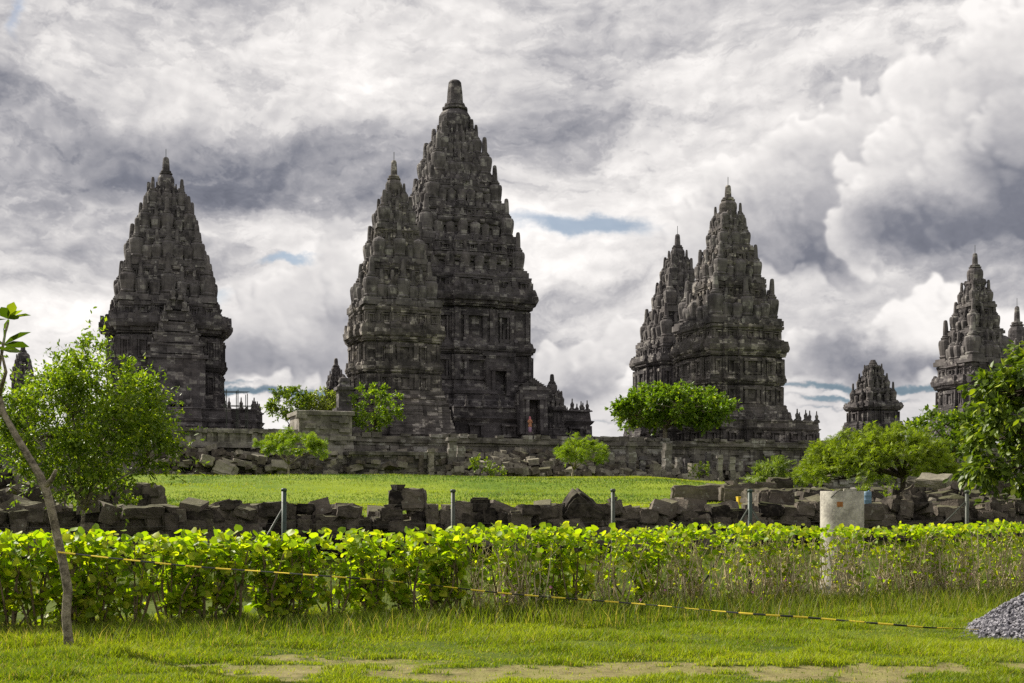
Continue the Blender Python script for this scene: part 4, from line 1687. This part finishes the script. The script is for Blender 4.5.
G0, G1 = (.045, .075, .008), (.125, .185, .016)
# the bushy tree at the left
L0 = at(81, 25)
tree('bushy_tree', 'bushy bright green tree with a thin straight stem behind the hedge at the left', L0, rel(L0, 84, 424, 25), (1.72, 1.5, 1.5), 220, 28000, .098, 'oval', (.070, .120, .009), (.20, .275, .024),
     trunk_r=.045, bark=BARK, fork=.46, lean=(.06, 0), clump_r=.42, seed=3, spike=2.0, young=.16, hollow=.25, limbs=10)
# feathery small tree on the mound
L0 = at(289, 84)
tree('feathery_tree', 'small feathery pale green tree on the lawn below the gate block', L0, rel(L0, 290, 445, 84), (2.4, 2.2, 1.3), 40, 2400, .32, 'frond', (.11, .17, .015), (.22, .30, .03), trunk_r=.07, bark=BARK,
     fork=.42, shape='umbrella', clump_r=.42, seed=4, droop=-.35, group='small trees on the mound')
# small tree at mid
L0 = at(572, 93)
tree('feathery_tree', 'small round topped yellow-green tree standing at the rubble below the tallest temple', L0, rel(L0, 581, 454, 93), (2.0, 1.9, 1.0), 48, 4200, .25, 'frond', (.12, .18, .012), (.24, .32, .025), trunk_r=.10, bark=BARK,
     fork=.48, lean=(.15, 0), clump_r=.5, seed=5, droop=-.3, shape='dome', group='small trees on the mound')
# bushes on the terrace
for px_, py_, d_, rr, lb, sd, ca, cb in ((290, 404, 112, (1.9, 1.7, 1.6), 'dark green bush on the terrace left of the gate block', 6, (.055, .09, .010), (.14, .20, .018)),
                                         (324, 401, 116, (2.2, 1.8, .9), 'pale yellow-green bush on the terrace behind the gate block', 7, (.16, .20, .05), (.28, .31, .09)),
                                         (375, 408, 107, (2.2, 1.9, 1.9), 'bright green bush on the terrace in front of the overlapping tower', 8, (.08, .14, .012), (.19, .27, .02))):
    p_ = P(px_, py_, d_)
    L0 = (p_[0], p_[1], Z0)
    tree('terrace_bush', lb, L0, (0, 0, p_[2] - Z0), rr, 46, 3800, .30, 'diamond', ca, cb, trunk_r=.07, fork=.4, clump_r=.55, seed=sd, group='bushes on the terrace', cat='bush', multi=3)
# round crowned tree in front of the right pair
L0 = (P(665, 0, 120)[0], 120, Z0 - .1)
tree('round_crowned_tree', 'broad dense round crowned tree in front of the pair of towers', L0, rel(L0, 672, 413, 120), (6.0, 4.6, 2.5), 210, 19000, .42, 'oval', (.065, .115, .010), (.165, .255, .018), trunk_r=.24,
     bark=BARK, fork=.55, clump_r=.85, seed=9, limbs=12, hollow=.15, shape='dome', young=.08)
# umbrella tree
L0 = at(903, 54)
tree('umbrella_tree', 'wide flat topped umbrella shaped tree with a slender dark stem above the stone heap', L0, rel(L0, 880, 459, 54), (3.6, 3.0, 2.0), 260, 20000, .20, 'frond', (.105, .155, .012), (.25, .31, .026), trunk_r=.13, fork=.62,
     shape='umbrella', clump_r=.40, seed=10, limbs=16, droop=-.45, young=.12)
L0 = at(955, 70)
tree('dark_tree', 'darker green leafy tree behind the umbrella shaped tree, left of the big leafed tree', L0, rel(L0, 950, 434, 70), (2.6, 2.2, 1.3), 60, 5000, .26, 'oval', (.05, .09, .01), (.13, .19, .018), trunk_r=.12, fork=.6, clump_r=.55, seed=11)
# feathery shrub by the second braced post
L0 = at(770, 57)
tree('feathery_shrub', 'low feathery shrub with arching fronds among the stones right of the second braced post', L0, rel(L0, 771, 474, 57), (.85, .8, .55), 26, 1000, .34, 'frond', (.10, .15, .02), (.21, .26, .07), trunk_r=.05, fork=.5, clump_r=.34, seed=12,
     droop=-.5, cat='shrub', multi=3)
# big leafed tree at the right edge
L0 = at(1035, 31)
tree('big_leafed_tree', 'big leafed glossy tree with drooping branches cut by the right edge', L0, rel(L0, 1026, 432, 31), (1.55, 1.4, 2.2), 95, 8500, .24, 'oval', (.05, .085, .010), (.15, .21, .02), mat=LEAF_GLOSSY, trunk_r=.11, fork=.5,
     clump_r=.42, seed=13, droop=-.75, spread=.55, young=.14, hollow=.3)
# little plants among the stones
for i, (px_, py_, d_, r_) in enumerate(((482, 463, 100, .9), (497, 468, 99, .7), (125, 480, 37, .28), (66, 497, 33, .3), (128, 498, 37, .30), (890, 497, 42, .40), (862, 489, 46, .35), (700, 468, 108, .8), (215, 468, 99, .7))):
    p_ = P(px_, py_, d_)
    L0 = (p_[0], p_[1], max(float(gz(p_[0], p_[1])), p_[2] - r_))
    tree('weed_shrub', ('small green shrub growing among the fallen stones at the terrace foot' if d_ > 90 else 'small round weed bush among dark blocks under the bushy tree' if px_ < 300 else 'small weed bush on the stones left of the umbrella tree stem'),
         L0, (0, 0, r_ * .8), (r_, r_, r_ * .7), 14, 420, r_ * .28, 'diamond', (.08, .12, .012), (.17, .22, .025), trunk_r=.02, fork=.3, clump_r=r_ * .4, seed=40 + i, cat='shrub', multi=3, limbs=4,
         group='small weed shrubs among the stones')

# ---------------------------------------------------------------- the leaning bare trunk in front
D0 = 14.5
bt = thing('leaning_tree', 'young leaning tree with bare grey trunk and few long leaves at left edge', 'tree', (P(69, 0, D0)[0], D0, float(gz(P(69, 0, D0)[0], D0))))
o_ = bt.location


def q(px, py, dd=0.0):
    p = P(px, py, D0 + dd)
    return (p[0] - o_[0], p[1] - o_[1], p[2] - o_[2])


mb = MB()
k_ = D0 / F
main = [(69, 660, 15), (69, 652, 11), (68.5, 645, 8.2), (68, 636, 6.8), (66, 615, 6.4), (68, 590, 6.6), (63, 562, 6.0), (57, 535, 5.9), (52, 512, 5.7), (47, 493, 6.3), (40, 476, 5.6), (28, 456, 5.0), (15, 434, 4.6), (4, 414, 4.2), (-1, 395, 3.6), (-3, 374, 3.0), (2, 352, 2.2), (5, 334, 1.6), (8, 322, 1.2)]
mb.tube([q(a, b, .02 * math.sin(i)) for i, (a, b, r) in enumerate(main)], [r * .70 * k_ for a, b, r in main], 10)
mb.tube([q(44, 488), q(52, 479, -.05), (q(56, 470, -.08))], [.04, .03, .02], 7)
mb.tube([q(4, 414), q(-14, 400, .2), q(-30, 372, .4)], [.045, .035, .02], 7)
mb.tube([q(-1, 395), q(6, 372, -.2), q(1, 350, -.3)], [.03, .02, .012], 6)
tr_ = mb.build('trunk', BARK, bt, True)
pp, ddir = [], []


def whorl(c, n, lean_, s=0):
    rs = random.Random(s)
    for i in range(n):
        a = 2 * math.pi * i / n + rs.uniform(-.3, .3)
        pp.append(c)
        ddir.append((math.cos(a) + lean_[0], math.sin(a) * .8 + lean_[1], rs.uniform(-.15, .75) + lean_[2]))


whorl(q(8, 319), 10, (.25, 0, .05), 1)
whorl(q(3, 345), 5, (.1, 0, .1), 2)
whorl(q(-30, 372, .4), 9, (0, 0, .3), 3)
whorl(q(1, 350, -.3), 5, (.2, 0, 0), 4)
leaves('foliage', np.array(pp), np.array(ddir), .30, 'oval', (.045, .080, .008), (.10, .15, .014), LEAF_GLOSSY, bt, .12, .1)


# ================================================================ the hedge
def shrub_meshes(seed, leafy):
    global RNG
    keepr = RNG
    RNG = np.random.default_rng(seed)
    rs = random.Random(seed)
    stems = MB()
    P_, D_ = [], []
    H = 1.28
    ns = rs.randint(6, 8) if leafy else rs.randint(17, 23)
    for i in range(ns):
        a = rs.uniform(0, 2 * math.pi)
        r0, r1 = rs.uniform(.02, .12 if leafy else .28), rs.uniform(.12, .42 if leafy else .62)
        h = H * rs.uniform(.70, .97)
        p0 = np.array([r0 * math.cos(a), r0 * math.sin(a), -.05])
        p2 = np.array([r1 * math.cos(a), r1 * math.sin(a), h])
        p1 = (p0 + p2) / 2 + np.array([rs.uniform(-1, 1), rs.uniform(-1, 1), 0]) * (.10 if leafy else .17)
        rr = rs.uniform(.010, .019) if leafy else rs.uniform(.007, .012)
        stems.tube([p0, p1, p2], [rr * 1.2, rr, rr * .5], 5)
        m = rs.randint(4, 6) if leafy else rs.randint(3, 5)
        for j in range(m):
            t = rs.uniform(.08, .95)
            b0 = p0 * (1 - t) ** 2 + 2 * t * (1 - t) * p1 + p2 * t * t
            aa = rs.uniform(0, 2 * math.pi)
            L = rs.uniform(.14, .36)
            b1 = b0 + np.array([math.cos(aa) * L * .7, math.sin(aa) * L * .7, L * rs.uniform(.4, 1.0)])
            b1[2] = min(b1[2], H)
            stems.tube([b0, (b0 + b1) / 2 + np.array([0, 0, -.02]), b1], [rr * .55, rr * .45, rr * .25], 4)
            low = b1[2] < .62
            for q_ in range((rs.randint(7, 11) if leafy else rs.randint(0, 2)) if low else (rs.randint(6, 9) if leafy else rs.randint(1, 3))):
                tt = rs.uniform(.3, 1.05)
                P_.append(b0 + (b1 - b0) * tt + RNG.normal(0, .035, 3))
                D_.append((math.cos(rs.uniform(0, 6.3)), math.sin(rs.uniform(0, 6.3)), rs.uniform(-.3, .35)))
    # the clipped leafy top
    for i in range(84 if leafy else 120):
        x_, y_ = rs.uniform(-.40, .40), rs.uniform(-.38, .38)
        z_ = H * (rs.uniform(.86, 1.02) if leafy else rs.uniform(.90, 1.02))
        if rs.random() < (.35 if leafy else .15):
            z_ = H * rs.uniform(.66, .9)
        P_.append(np.array([x_, y_, z_]))
        D_.append((math.cos(rs.uniform(0, 6.3)), math.sin(rs.uniform(0, 6.3)), rs.uniform(-.1, .5)))
    sm_ = stems.mesh('stems')
    sm_.materials.append(TWIG_DARK if leafy else TWIG)
    o = leaves('foliage', np.array(P_), np.array(D_), .104 if leafy else .080, 'round', (.15, .25, .008), (.34, .43, .015), LEAF_HEDGE, None, .45, .30, (.43, .46, .03), tilt=1.1)
    lm = o.data
    bpy.data.objects.remove(o)
    RNG = keepr
    return sm_, lm


LEAFY = [shrub_meshes(200 + i, True) for i in range(6)]
TWIGGY = [shrub_meshes(300 + i, False) for i in range(6)]
nsh = 0
for rowi, (off, step) in enumerate(((0.0, .45), (.34, 1.2))):
    x = -9.6
    while x < (11.6 if rowi == 0 else 1.0):
        xx = x + random.uniform(-.10, .10)
        yy = 18.5 + .33 * xx + off + random.uniform(-.10, .10)
        px = 512 + xx / yy * F
        leafy = random.random() < np.clip((560 - px) / 160 + .5, 0.06, 1)
        st, lf_ = random.choice(LEAFY if leafy else TWIGGY)
        where = ('left of the first braced fence post' if px < 284 else 'between first braced post and next plain post' if px < 453 else 'between the two plain fence posts' if px < 613
                 else 'between a plain post and the second braced post' if px < 750 else 'in front of and around the concrete ring' if px < 910 else 'right of the concrete ring')
        if 824 < px < 862 and random.random() < .6:
            x += step * .6
            continue
        r = thing('hedge_shrub', ('leafy big leaved hedge shrub, ' if leafy else 'twiggy clipped hedge shrub, ') + where, 'hedge shrub',
                  (xx, yy, float(gz(xx, yy))), random.uniform(0, 6.28), 'shrubs of the clipped hedge')
        s = random.uniform(.93, 1.05)
        r.scale = (random.uniform(.95, 1.15), random.uniform(.95, 1.15), s)
        link('stems', st, None, r)
        link('foliage', lf_, None, r)
        nsh += 1
        x += step * random.uniform(.85, 1.15) * (1.0 if px < 540 else .96)

# fallen yellow leaf and weeds with little flowers at the hedge foot
n = 900
x, y = scatter(n, 15.2, 21, .5, 1.0)
hd = hedge_d(x, y)
k = (hd > -.9) & (hd < .3) & (x > -1.2)
x, y = x[k], y[k]
z = gz(x, y) + RNG.uniform(.12, .48, len(x))
wd = leaves('weed_leaves', np.repeat(np.stack([x, y, z], -1), 4, 0) + RNG.normal(0, .06, (4 * len(x), 3)), RNG.normal(0, 1, (4 * len(x), 3)), .065, 'oval', (.11, .13, .015), (.24, .24, .045), LEAF, None, .5)
tag(wd, 'small leaved weeds under the right half of the hedge', 'weeds', kind='stuff')
k = RNG.random(len(x)) < .09
PINK = m_plain('pink_petal', (.50, .16, .34), .6, .2, .2, 9.0)
mb = MB()
for a, b, c in zip(x[k], y[k], z[k] + .08):
    for j in range(5):
        t = j * 1.2566
        mb.add([(a, b, c), (a + .022 * math.cos(t), b + .01 * math.sin(t), c + .022 * math.sin(t)), (a + .022 * math.cos(t + 1), b - .012, c + .022 * math.sin(t + 1))], [(0, 1, 2)])
tag(mb.build('weed_flowers', PINK), 'tiny pink flowers among the weeds under the hedge', 'flowers', kind='stuff')

# ================================================================ the wire fence
fn = thing('wire_fence', 'thin wire fence on green metal posts running just behind the hedge', 'fence', (0, 22.0, 0))


def fpt(px, z):
    xx = (px - 512) / F * 21.5
    yy = 21.2 + .26 * xx
    xx = (px - 512) / F * yy
    return Vector((xx, yy - 22.0, z))


posts = [(-120, 0, 0), (284, 489, 1), (453, 490, 0), (613, 489.5, 0), (750, 490, 2), (967, 491, 3), (1120, 490, 0)]
for i, (px, py, br) in enumerate(posts):
    b_ = fpt(px, 0)
    zt_ = EYE + (HY - (py or 490)) / F * (b_.y + 22)
    zg_ = float(gz(b_.x, b_.y + 22)) - .3
    mb = MB()
    mb.tube([(b_.x, b_.y, zg_), (b_.x, b_.y, zt_ - .02)], .042 if br in (1, 2) else .036, 10)
    mb.tube([(b_.x, b_.y, zt_ - .04), (b_.x, b_.y, zt_), (b_.x, b_.y, zt_ + .015)], [.050, .050, .03], 10)
    po = mb.build('post', GREEN_METAL if br in (1, 2) else GREY_METAL, fn, True)
    for sg in ((-1,) if br == 1 else (-1, 1) if br == 2 else ()):
        mb = MB()
        mb.tube([(b_.x, b_.y, zt_ - .30), (b_.x + sg * .85, b_.y + .1, zt_ - 1.75)], .022, 7)
        mb.build('brace', GREY_METAL, fn, True)
    if br == 3:
        mb = MB()
        mb.tube([(b_.x, b_.y, zt_ - .18), (b_.x - .75, b_.y + .05, zt_ - .95)], .012, 6)
        mb.build('brace', GREY_METAL, fn, True)
for z in (1.72, 1.38, 1.02, .6):
    mb = MB()
    pts = []
    for (a, _, _), (b, _, _) in zip(posts[:-1], posts[1:]):
        for j in range(6):
            t = j / 6
            p_ = fpt(a, z).lerp(fpt(b, z), t)
            pts.append((p_.x, p_.y - .05, z - .05 * math.sin(math.pi * t)))
    mb.tube(pts, .0025, 4)
    mb.build('wire', WIRE, fn)

# ================================================================ caution tape
TAPE, nt, b = new_mat('black_yellow_tape')
at_ = nt.nodes.new('ShaderNodeAttribute')
at_.attribute_name = 'tint'
sp_ = nt.nodes.new('ShaderNodeSeparateColor')
nt.links.new(at_.outputs['Color'], sp_.inputs[0])
fr_ = E.m('FRACT', E(sp_.outputs[0]) * 26.0)
tcol = mixc(nt, sstep(fr_, .50, .53) * sstep(fr_, 1.0, .97), (.70, .52, .035), (.018, .017, .016))
nt.links.new(tcol, b.inputs['Base Color'])
b.inputs['Roughness'].default_value = .45
ctrl = [(58, 552, 14.42), (120, 559, 14.7), (200, 567, 15.2), (284, 573, 15.7), (400, 582, 16.2), (512, 594, 16.6), (640, 604, 16.9), (740, 613, 16.95), (800, 617, 16.9), (860, 622, 16.6), (920, 627, 16.3), (968, 632, 16.05), (1010, 634, 15.9)]
C_ = [Vector(P(*c)) for c in ctrl]


def cat_rom(cs, n=14):
    out = []
    for i in range(len(cs) - 1):
        p0, p1, p2, p3 = cs[max(i - 1, 0)], cs[i], cs[i + 1], cs[min(i + 2, len(cs) - 1)]
        for j in range(n):
            t = j / n
            out.append(.5 * ((2 * p1) + (p2 - p0) * t + (2 * p0 - 5 * p1 + 4 * p2 - p3) * t * t + (3 * p1 - p0 - 3 * p2 + p3) * t ** 3))
    out.append(cs[-1])
    return out


tp = cat_rom(C_)
vv, ff, cc = [], [], []
s_ = 0.0
for i, p in enumerate(tp):
    if i:
        s_ += (p - tp[i - 1]).length
    zmin = float(gz(p.x, p.y)) + .05
    tw_ = .9 * math.sin(s_ * .9) + .5 * math.sin(s_ * 2.3 + 1)
    hw_ = .014
    off = Vector((0, math.sin(tw_) * hw_, math.cos(tw_) * hw_))
    off = off * (.72 if s_ < 9 else 1.0)
    c_ = Vector((p.x, p.y, max(p.z, zmin)))
    for sgn, th in ((-1, -.002), (1, -.002), (1, .002), (-1, .002)):
        w_ = c_ + off * sgn + Vector((0, math.cos(tw_), -math.sin(tw_))) * th
        vv.append(tuple(w_))
        cc.append((s_ / 10.0, 0, 0))
    if i:
        a_ = (i - 1) * 4
        for j in range(4):
            ff.append((a_ + j, a_ + (j + 1) % 4, a_ + 4 + (j + 1) % 4, a_ + 4 + j))
me = array_mesh('caution_tape', np.array(vv), np.array(ff), np.array(cc))
tag(link('caution_tape', me, TAPE), 'black and yellow striped tape sagging from the leaning trunk towards the gravel pile', 'barrier tape')

# ================================================================ concrete ring, drum, box
d_ = 21.9
p_ = P(842, 0, d_)
zg_ = float(gz(p_[0], d_))
cr_ = thing('concrete_ring', 'tall pale stained concrete well ring standing upright behind the hedge', 'concrete pipe', (p_[0], d_, zg_), .3)
zt_ = EYE + (HY - 491) / F * d_ - zg_
mb = MB()
rr = 21.3 / F * d_
prof = [(0, rr), (.03, rr * 1.005), (zt_ * .5, rr), (zt_ * .5 + .015, rr * .99), (zt_ * .5 + .03, rr), (zt_ - .02, rr), (zt_, rr * .985), (zt_, rr * .80), (.1, rr * .80)]
mb.lathe(prof, 40)
cyl = mb.build('shell', CONCRETE, cr_, True)
cyl.data.polygons.foreach_set('use_smooth', np.array([len(p.vertices) == 4 for p in cyl.data.polygons]))
mod = cyl.modifiers.new('edges', 'EDGE_SPLIT')
mod.split_angle = R(35)
mb = MB()
a = -1.57 - .3 - .36
px_, py_ = math.cos(a) * rr, math.sin(a) * rr
mb.box((px_ * 1.005, py_ * 1.005, zt_ - .24), (.10, .012, .09), a + math.pi / 2, .002)
mb.build('plate', RUST, cr_)
mb = MB()
mb.box((.02, -rr * .86, zt_ + .03), (.11, .07, .055), .2, .01)
mb.build('stone_chip', CONCRETE, cr_)
mb = MB()
mb.box((-.1, -rr * .88, zt_ + .025), (.16, .06, .045), -.3, .01)
mb.build('mortar_lump', CONCRETE, cr_)
mb = MB()
mb.tube([(-.25, -rr * .88, zt_ + .03), (-.31, -rr * .8, zt_ - .02), (-.345, -rr * .45, zt_ - .12)], .008, 6)
mb.build('wire_loop', WIRE, cr_)

p_ = P(867.5, 0, 27.0)
zb_ = P(0, 504.5, 27.0)[2]
ztp = P(0, 491, 27.0)[2]
h_ = ztp - zb_
bd = thing('plastic_drum', 'small faded blue plastic drum right behind the concrete ring', 'drum', (p_[0], 27.0, zb_))
mb = MB()
r_ = 3.9 / F * 27
mb.lathe([(0, r_ * .92), (.02, r_), (h_ * .3, r_), (h_ * .33, r_ * 1.04), (h_ * .36, r_), (h_ * .64, r_), (h_ * .67, r_ * 1.04), (h_ * .70, r_), (h_ * .9, r_), (h_ * .96, r_ * .9), (h_ * .97, r_ * .3)], 20)
mb.build('body', BLUE_PLASTIC, bd, True)
mb = MB()
mb.lathe([(h_ * .96, r_ * .26), (h_ * 1.04, r_ * .26), (h_ * 1.05, r_ * .2)], 12, (r_ * .4, 0, 0))
mb.build('cap', BLUE_PLASTIC, bd, True)
stone(p_[0], 27.1, zb_ - .2, 0, 1.0, (0, 0, .1), 'dark block carrying the small blue drum', 'standout blocks of the long row')

p_ = P(740.5, 0, 41.0)
zb_ = float(gz(p_[0], 41.0))
zz_ = P(0, 504.5, 41)[2]
yb = thing('yellow_box', 'small yellow box on the lawn by the flat slabs, left of the second braced post', 'box', (p_[0], 41.0, max(zb_, zz_)), .2)
mb = MB()
mb.box((0, 0, .12), (.22, .18, .24), 0, .006, 1.1)
mb.build('body', YELLOW_PLASTIC, yb)
mb = MB()
mb.box((0, 0, .255), (.26, .22, .03), 0, .004)
mb.build('lid', YELLOW_PLASTIC, yb)

# ================================================================ gravel pile
gx, gy_ = 7.62, 15.95
gp = MB()
rs = random.Random(4)
rad, hh_ = 1.5, .80


def pile_z(x, y):
    r = math.hypot(x, y) / rad
    return hh_ * max(0, 1 - r) ** .9 * (1 + .16 * math.sin(3 * math.atan2(y, x) + 1) + .3 * (float(fbm(x * 1.7, y * 1.7, 8, 3)) - .5)) - .02


zgr = float(gz(gx, gy_))
grid = 26
pts = []
for j in range(grid):
    for i in range(grid):
        x_, y_ = (i / (grid - 1) * 2 - 1) * rad, (j / (grid - 1) * 2 - 1) * rad
        pts.append((x_, y_, pile_z(x_, y_) - .04))
gp.add(pts, [(j * grid + i, j * grid + i + 1, (j + 1) * grid + i + 1, (j + 1) * grid + i) for j in range(grid - 1) for i in range(grid - 1)])
PHI = (1 + 5 ** .5) / 2
OCT = [(1, 0, 0), (-1, 0, 0), (0, 1, 0), (0, -1, 0), (0, 0, 1), (0, 0, -1)]
OF = [(0, 2, 4), (2, 1, 4), (1, 3, 4), (3, 0, 4), (2, 0, 5), (1, 2, 5), (3, 1, 5), (0, 3, 5)]
for i in range(5200):
    r = rad * math.sqrt(rs.random()) * (1.0 if rs.random() < .93 else rs.uniform(1.0, 1.3))
    a = rs.uniform(0, 2 * math.pi)
    x_, y_ = r * math.cos(a), r * math.sin(a)
    s = rs.uniform(.016, .042)
    M = Matrix.Rotation(rs.uniform(0, 6), 3, 'X') @ Matrix.Rotation(rs.uniform(0, 6), 3, 'Y')
    k = [rs.uniform(.6, 1.3) for _ in range(6)]
    z_ = max(pile_z(x_, y_), -.01) + rs.uniform(-.01, .02)
    gp.add([M @ (Vector(v) * s * k[j]) + Vector((x_, y_, z_)) for j, v in enumerate(OCT)], OF)
GRAV, nt, b = new_mat('grey_gravel')
tcn = coords(nt)
vo = nt.nodes.new('ShaderNodeTexVoronoi')
vo.inputs['Scale'].default_value = 24
nt.links.new(tcn, vo.inputs[0])
sc_ = nt.nodes.new('ShaderNodeSeparateColor')
nt.links.new(vo.outputs['Color'], sc_.inputs[0])
nt.links.new(mixc(nt, E(sc_.outputs[0]), (.05, .048, .058), (.27, .258, .285)), b.inputs['Base Color'])
b.inputs['Roughness'].default_value = .9
g_ = gp.build('gravel_pile', GRAV)
g_.location = (gx, gy_, zgr)
tag(g_, 'heap of grey crushed stone on the grass at the right edge', 'gravel pile')

# ================================================================ the visitor on the terrace
SKIN = m_plain('brown_skin', (.28, .15, .09), .6, .3, .1, 9.0)
CLOTH = m_plain('orange_cloth', (.46, .22, .12), .85, .2, .15, 12.0)
CLOTH2 = m_plain('mauve_cloth', (.40, .26, .38), .85, .2, .15, 12.0)
SCARF = m_plain('pink_headscarf', (.50, .17, .20), .85, .2, .15, 12.0)


def skinned(name, joints, edges, radii, mat, parent=None, root_i=0):
    me_ = bpy.data.meshes.new(name)
    me_.from_pydata(joints, edges, [])
    ob = link(name, me_, mat, parent)
    ob.modifiers.new('skin', 'SKIN')
    sv = me_.skin_vertices[0].data
    for i, r in enumerate(radii):
        sv[i].radius = (r, r) if not isinstance(r, tuple) else r
        sv[i].use_root = i == root_i
    sub = ob.modifiers.new('sub', 'SUBSURF')
    sub.levels = sub.render_levels = 1
    return ob


pd = 132.5
pp_ = P(530, 0, pd)
zf = P(0, 432.5, pd)[2]
pe = thing('person', 'visitor in a long orange top and pink headscarf standing at the dark doorway', 'person', (pp_[0], pd, zf), R(20))
J = [(0, 0, .95), (0, .01, 1.15), (0, 0, 1.38), (0, 0, 1.48), (0, -.01, 1.60), (0, -.01, 1.70),
     (-.18, 0, 1.36), (-.24, -.06, 1.10), (-.12, -.28, 1.12), (-.08, -.34, 1.16), (.18, 0, 1.36), (.26, -.05, 1.10), (.16, -.28, 1.18), (.12, -.36, 1.24),
     (-.09, 0, .88), (-.10, -.02, .48), (-.10, .02, .08), (-.11, -.14, .03), (.09, 0, .88), (.10, .03, .48), (.11, .06, .08), (.12, -.10, .03)]
Ed = [(0, 1), (1, 2), (2, 3), (3, 4), (4, 5), (2, 6), (6, 7), (7, 8), (8, 9), (2, 10), (10, 11), (11, 12), (12, 13), (0, 14), (14, 15), (15, 16), (16, 17), (0, 18), (18, 19), (19, 20), (20, 21)]
Rr = [.14, .12, .14, .055, .085, .09, .06, .045, .036, .04, .06, .045, .036, .04, .085, .06, .045, .04, .085, .06, .045, .04]
skinned('body', J, Ed, Rr, SKIN, pe)
mb = MB()
mb.lathe([(.62, .22), (.66, .225), (.95, .19), (1.12, .165), (1.30, .19), (1.41, .17), (1.45, .08)], 16)
mb.build('tunic', CLOTH, pe, True)
for sg in (-1, 1):
    mb = MB()
    mb.tube([(sg * .16, 0, 1.38), (sg * .25, -.05, 1.10), (sg * .15, -.26, 1.14)], [.085, .068, .055], 9)
    mb.build('sleeve', CLOTH, pe, True)
mb = MB()
mb.lathe([(.05, .20), (.4, .19), (.70, .20), (.95, .16)], 16)
mb.build('skirt', CLOTH2, pe, True)
mb = MB()
mb.lathe([(1.36, .20), (1.45, .13), (1.55, .115), (1.65, .125), (1.74, .10), (1.79, .03)], 14, (0, .03, 0))
mb.build('headscarf', SCARF, pe, True)

# ---------------------------------------------------------------- scaffold by the left temple
p_ = P(238, 0, 128)
zs_ = P(0, 414, 128)[2]
sf = thing('scaffold', 'thin metal pipe scaffold frame rising beside the left temple', 'scaffold', (p_[0], 128, zs_ - 2.4), R(20))
k_ = 128 / F
for xx, yy, hh2 in ((-1.2, 0, 5.0), (0, 0, 5.0), (1.0, 0, 4.6), (-1.2, 1.4, 5.0), (0, 1.4, 5.0), (1.0, 1.4, 4.6)):
    mb = MB()
    mb.tube([(xx, yy, 0), (xx, yy, hh2)], .045, 6)
    mb.build('upright', GREY_METAL, sf)
for z_ in (3.3, 4.8):
    for yy in (0, 1.4):
        mb = MB()
        mb.tube([(-1.6, yy, z_), (1.9 if z_ < 4 else 1.2, yy, z_)], .04, 6)
        mb.build('ledger', GREY_METAL, sf)
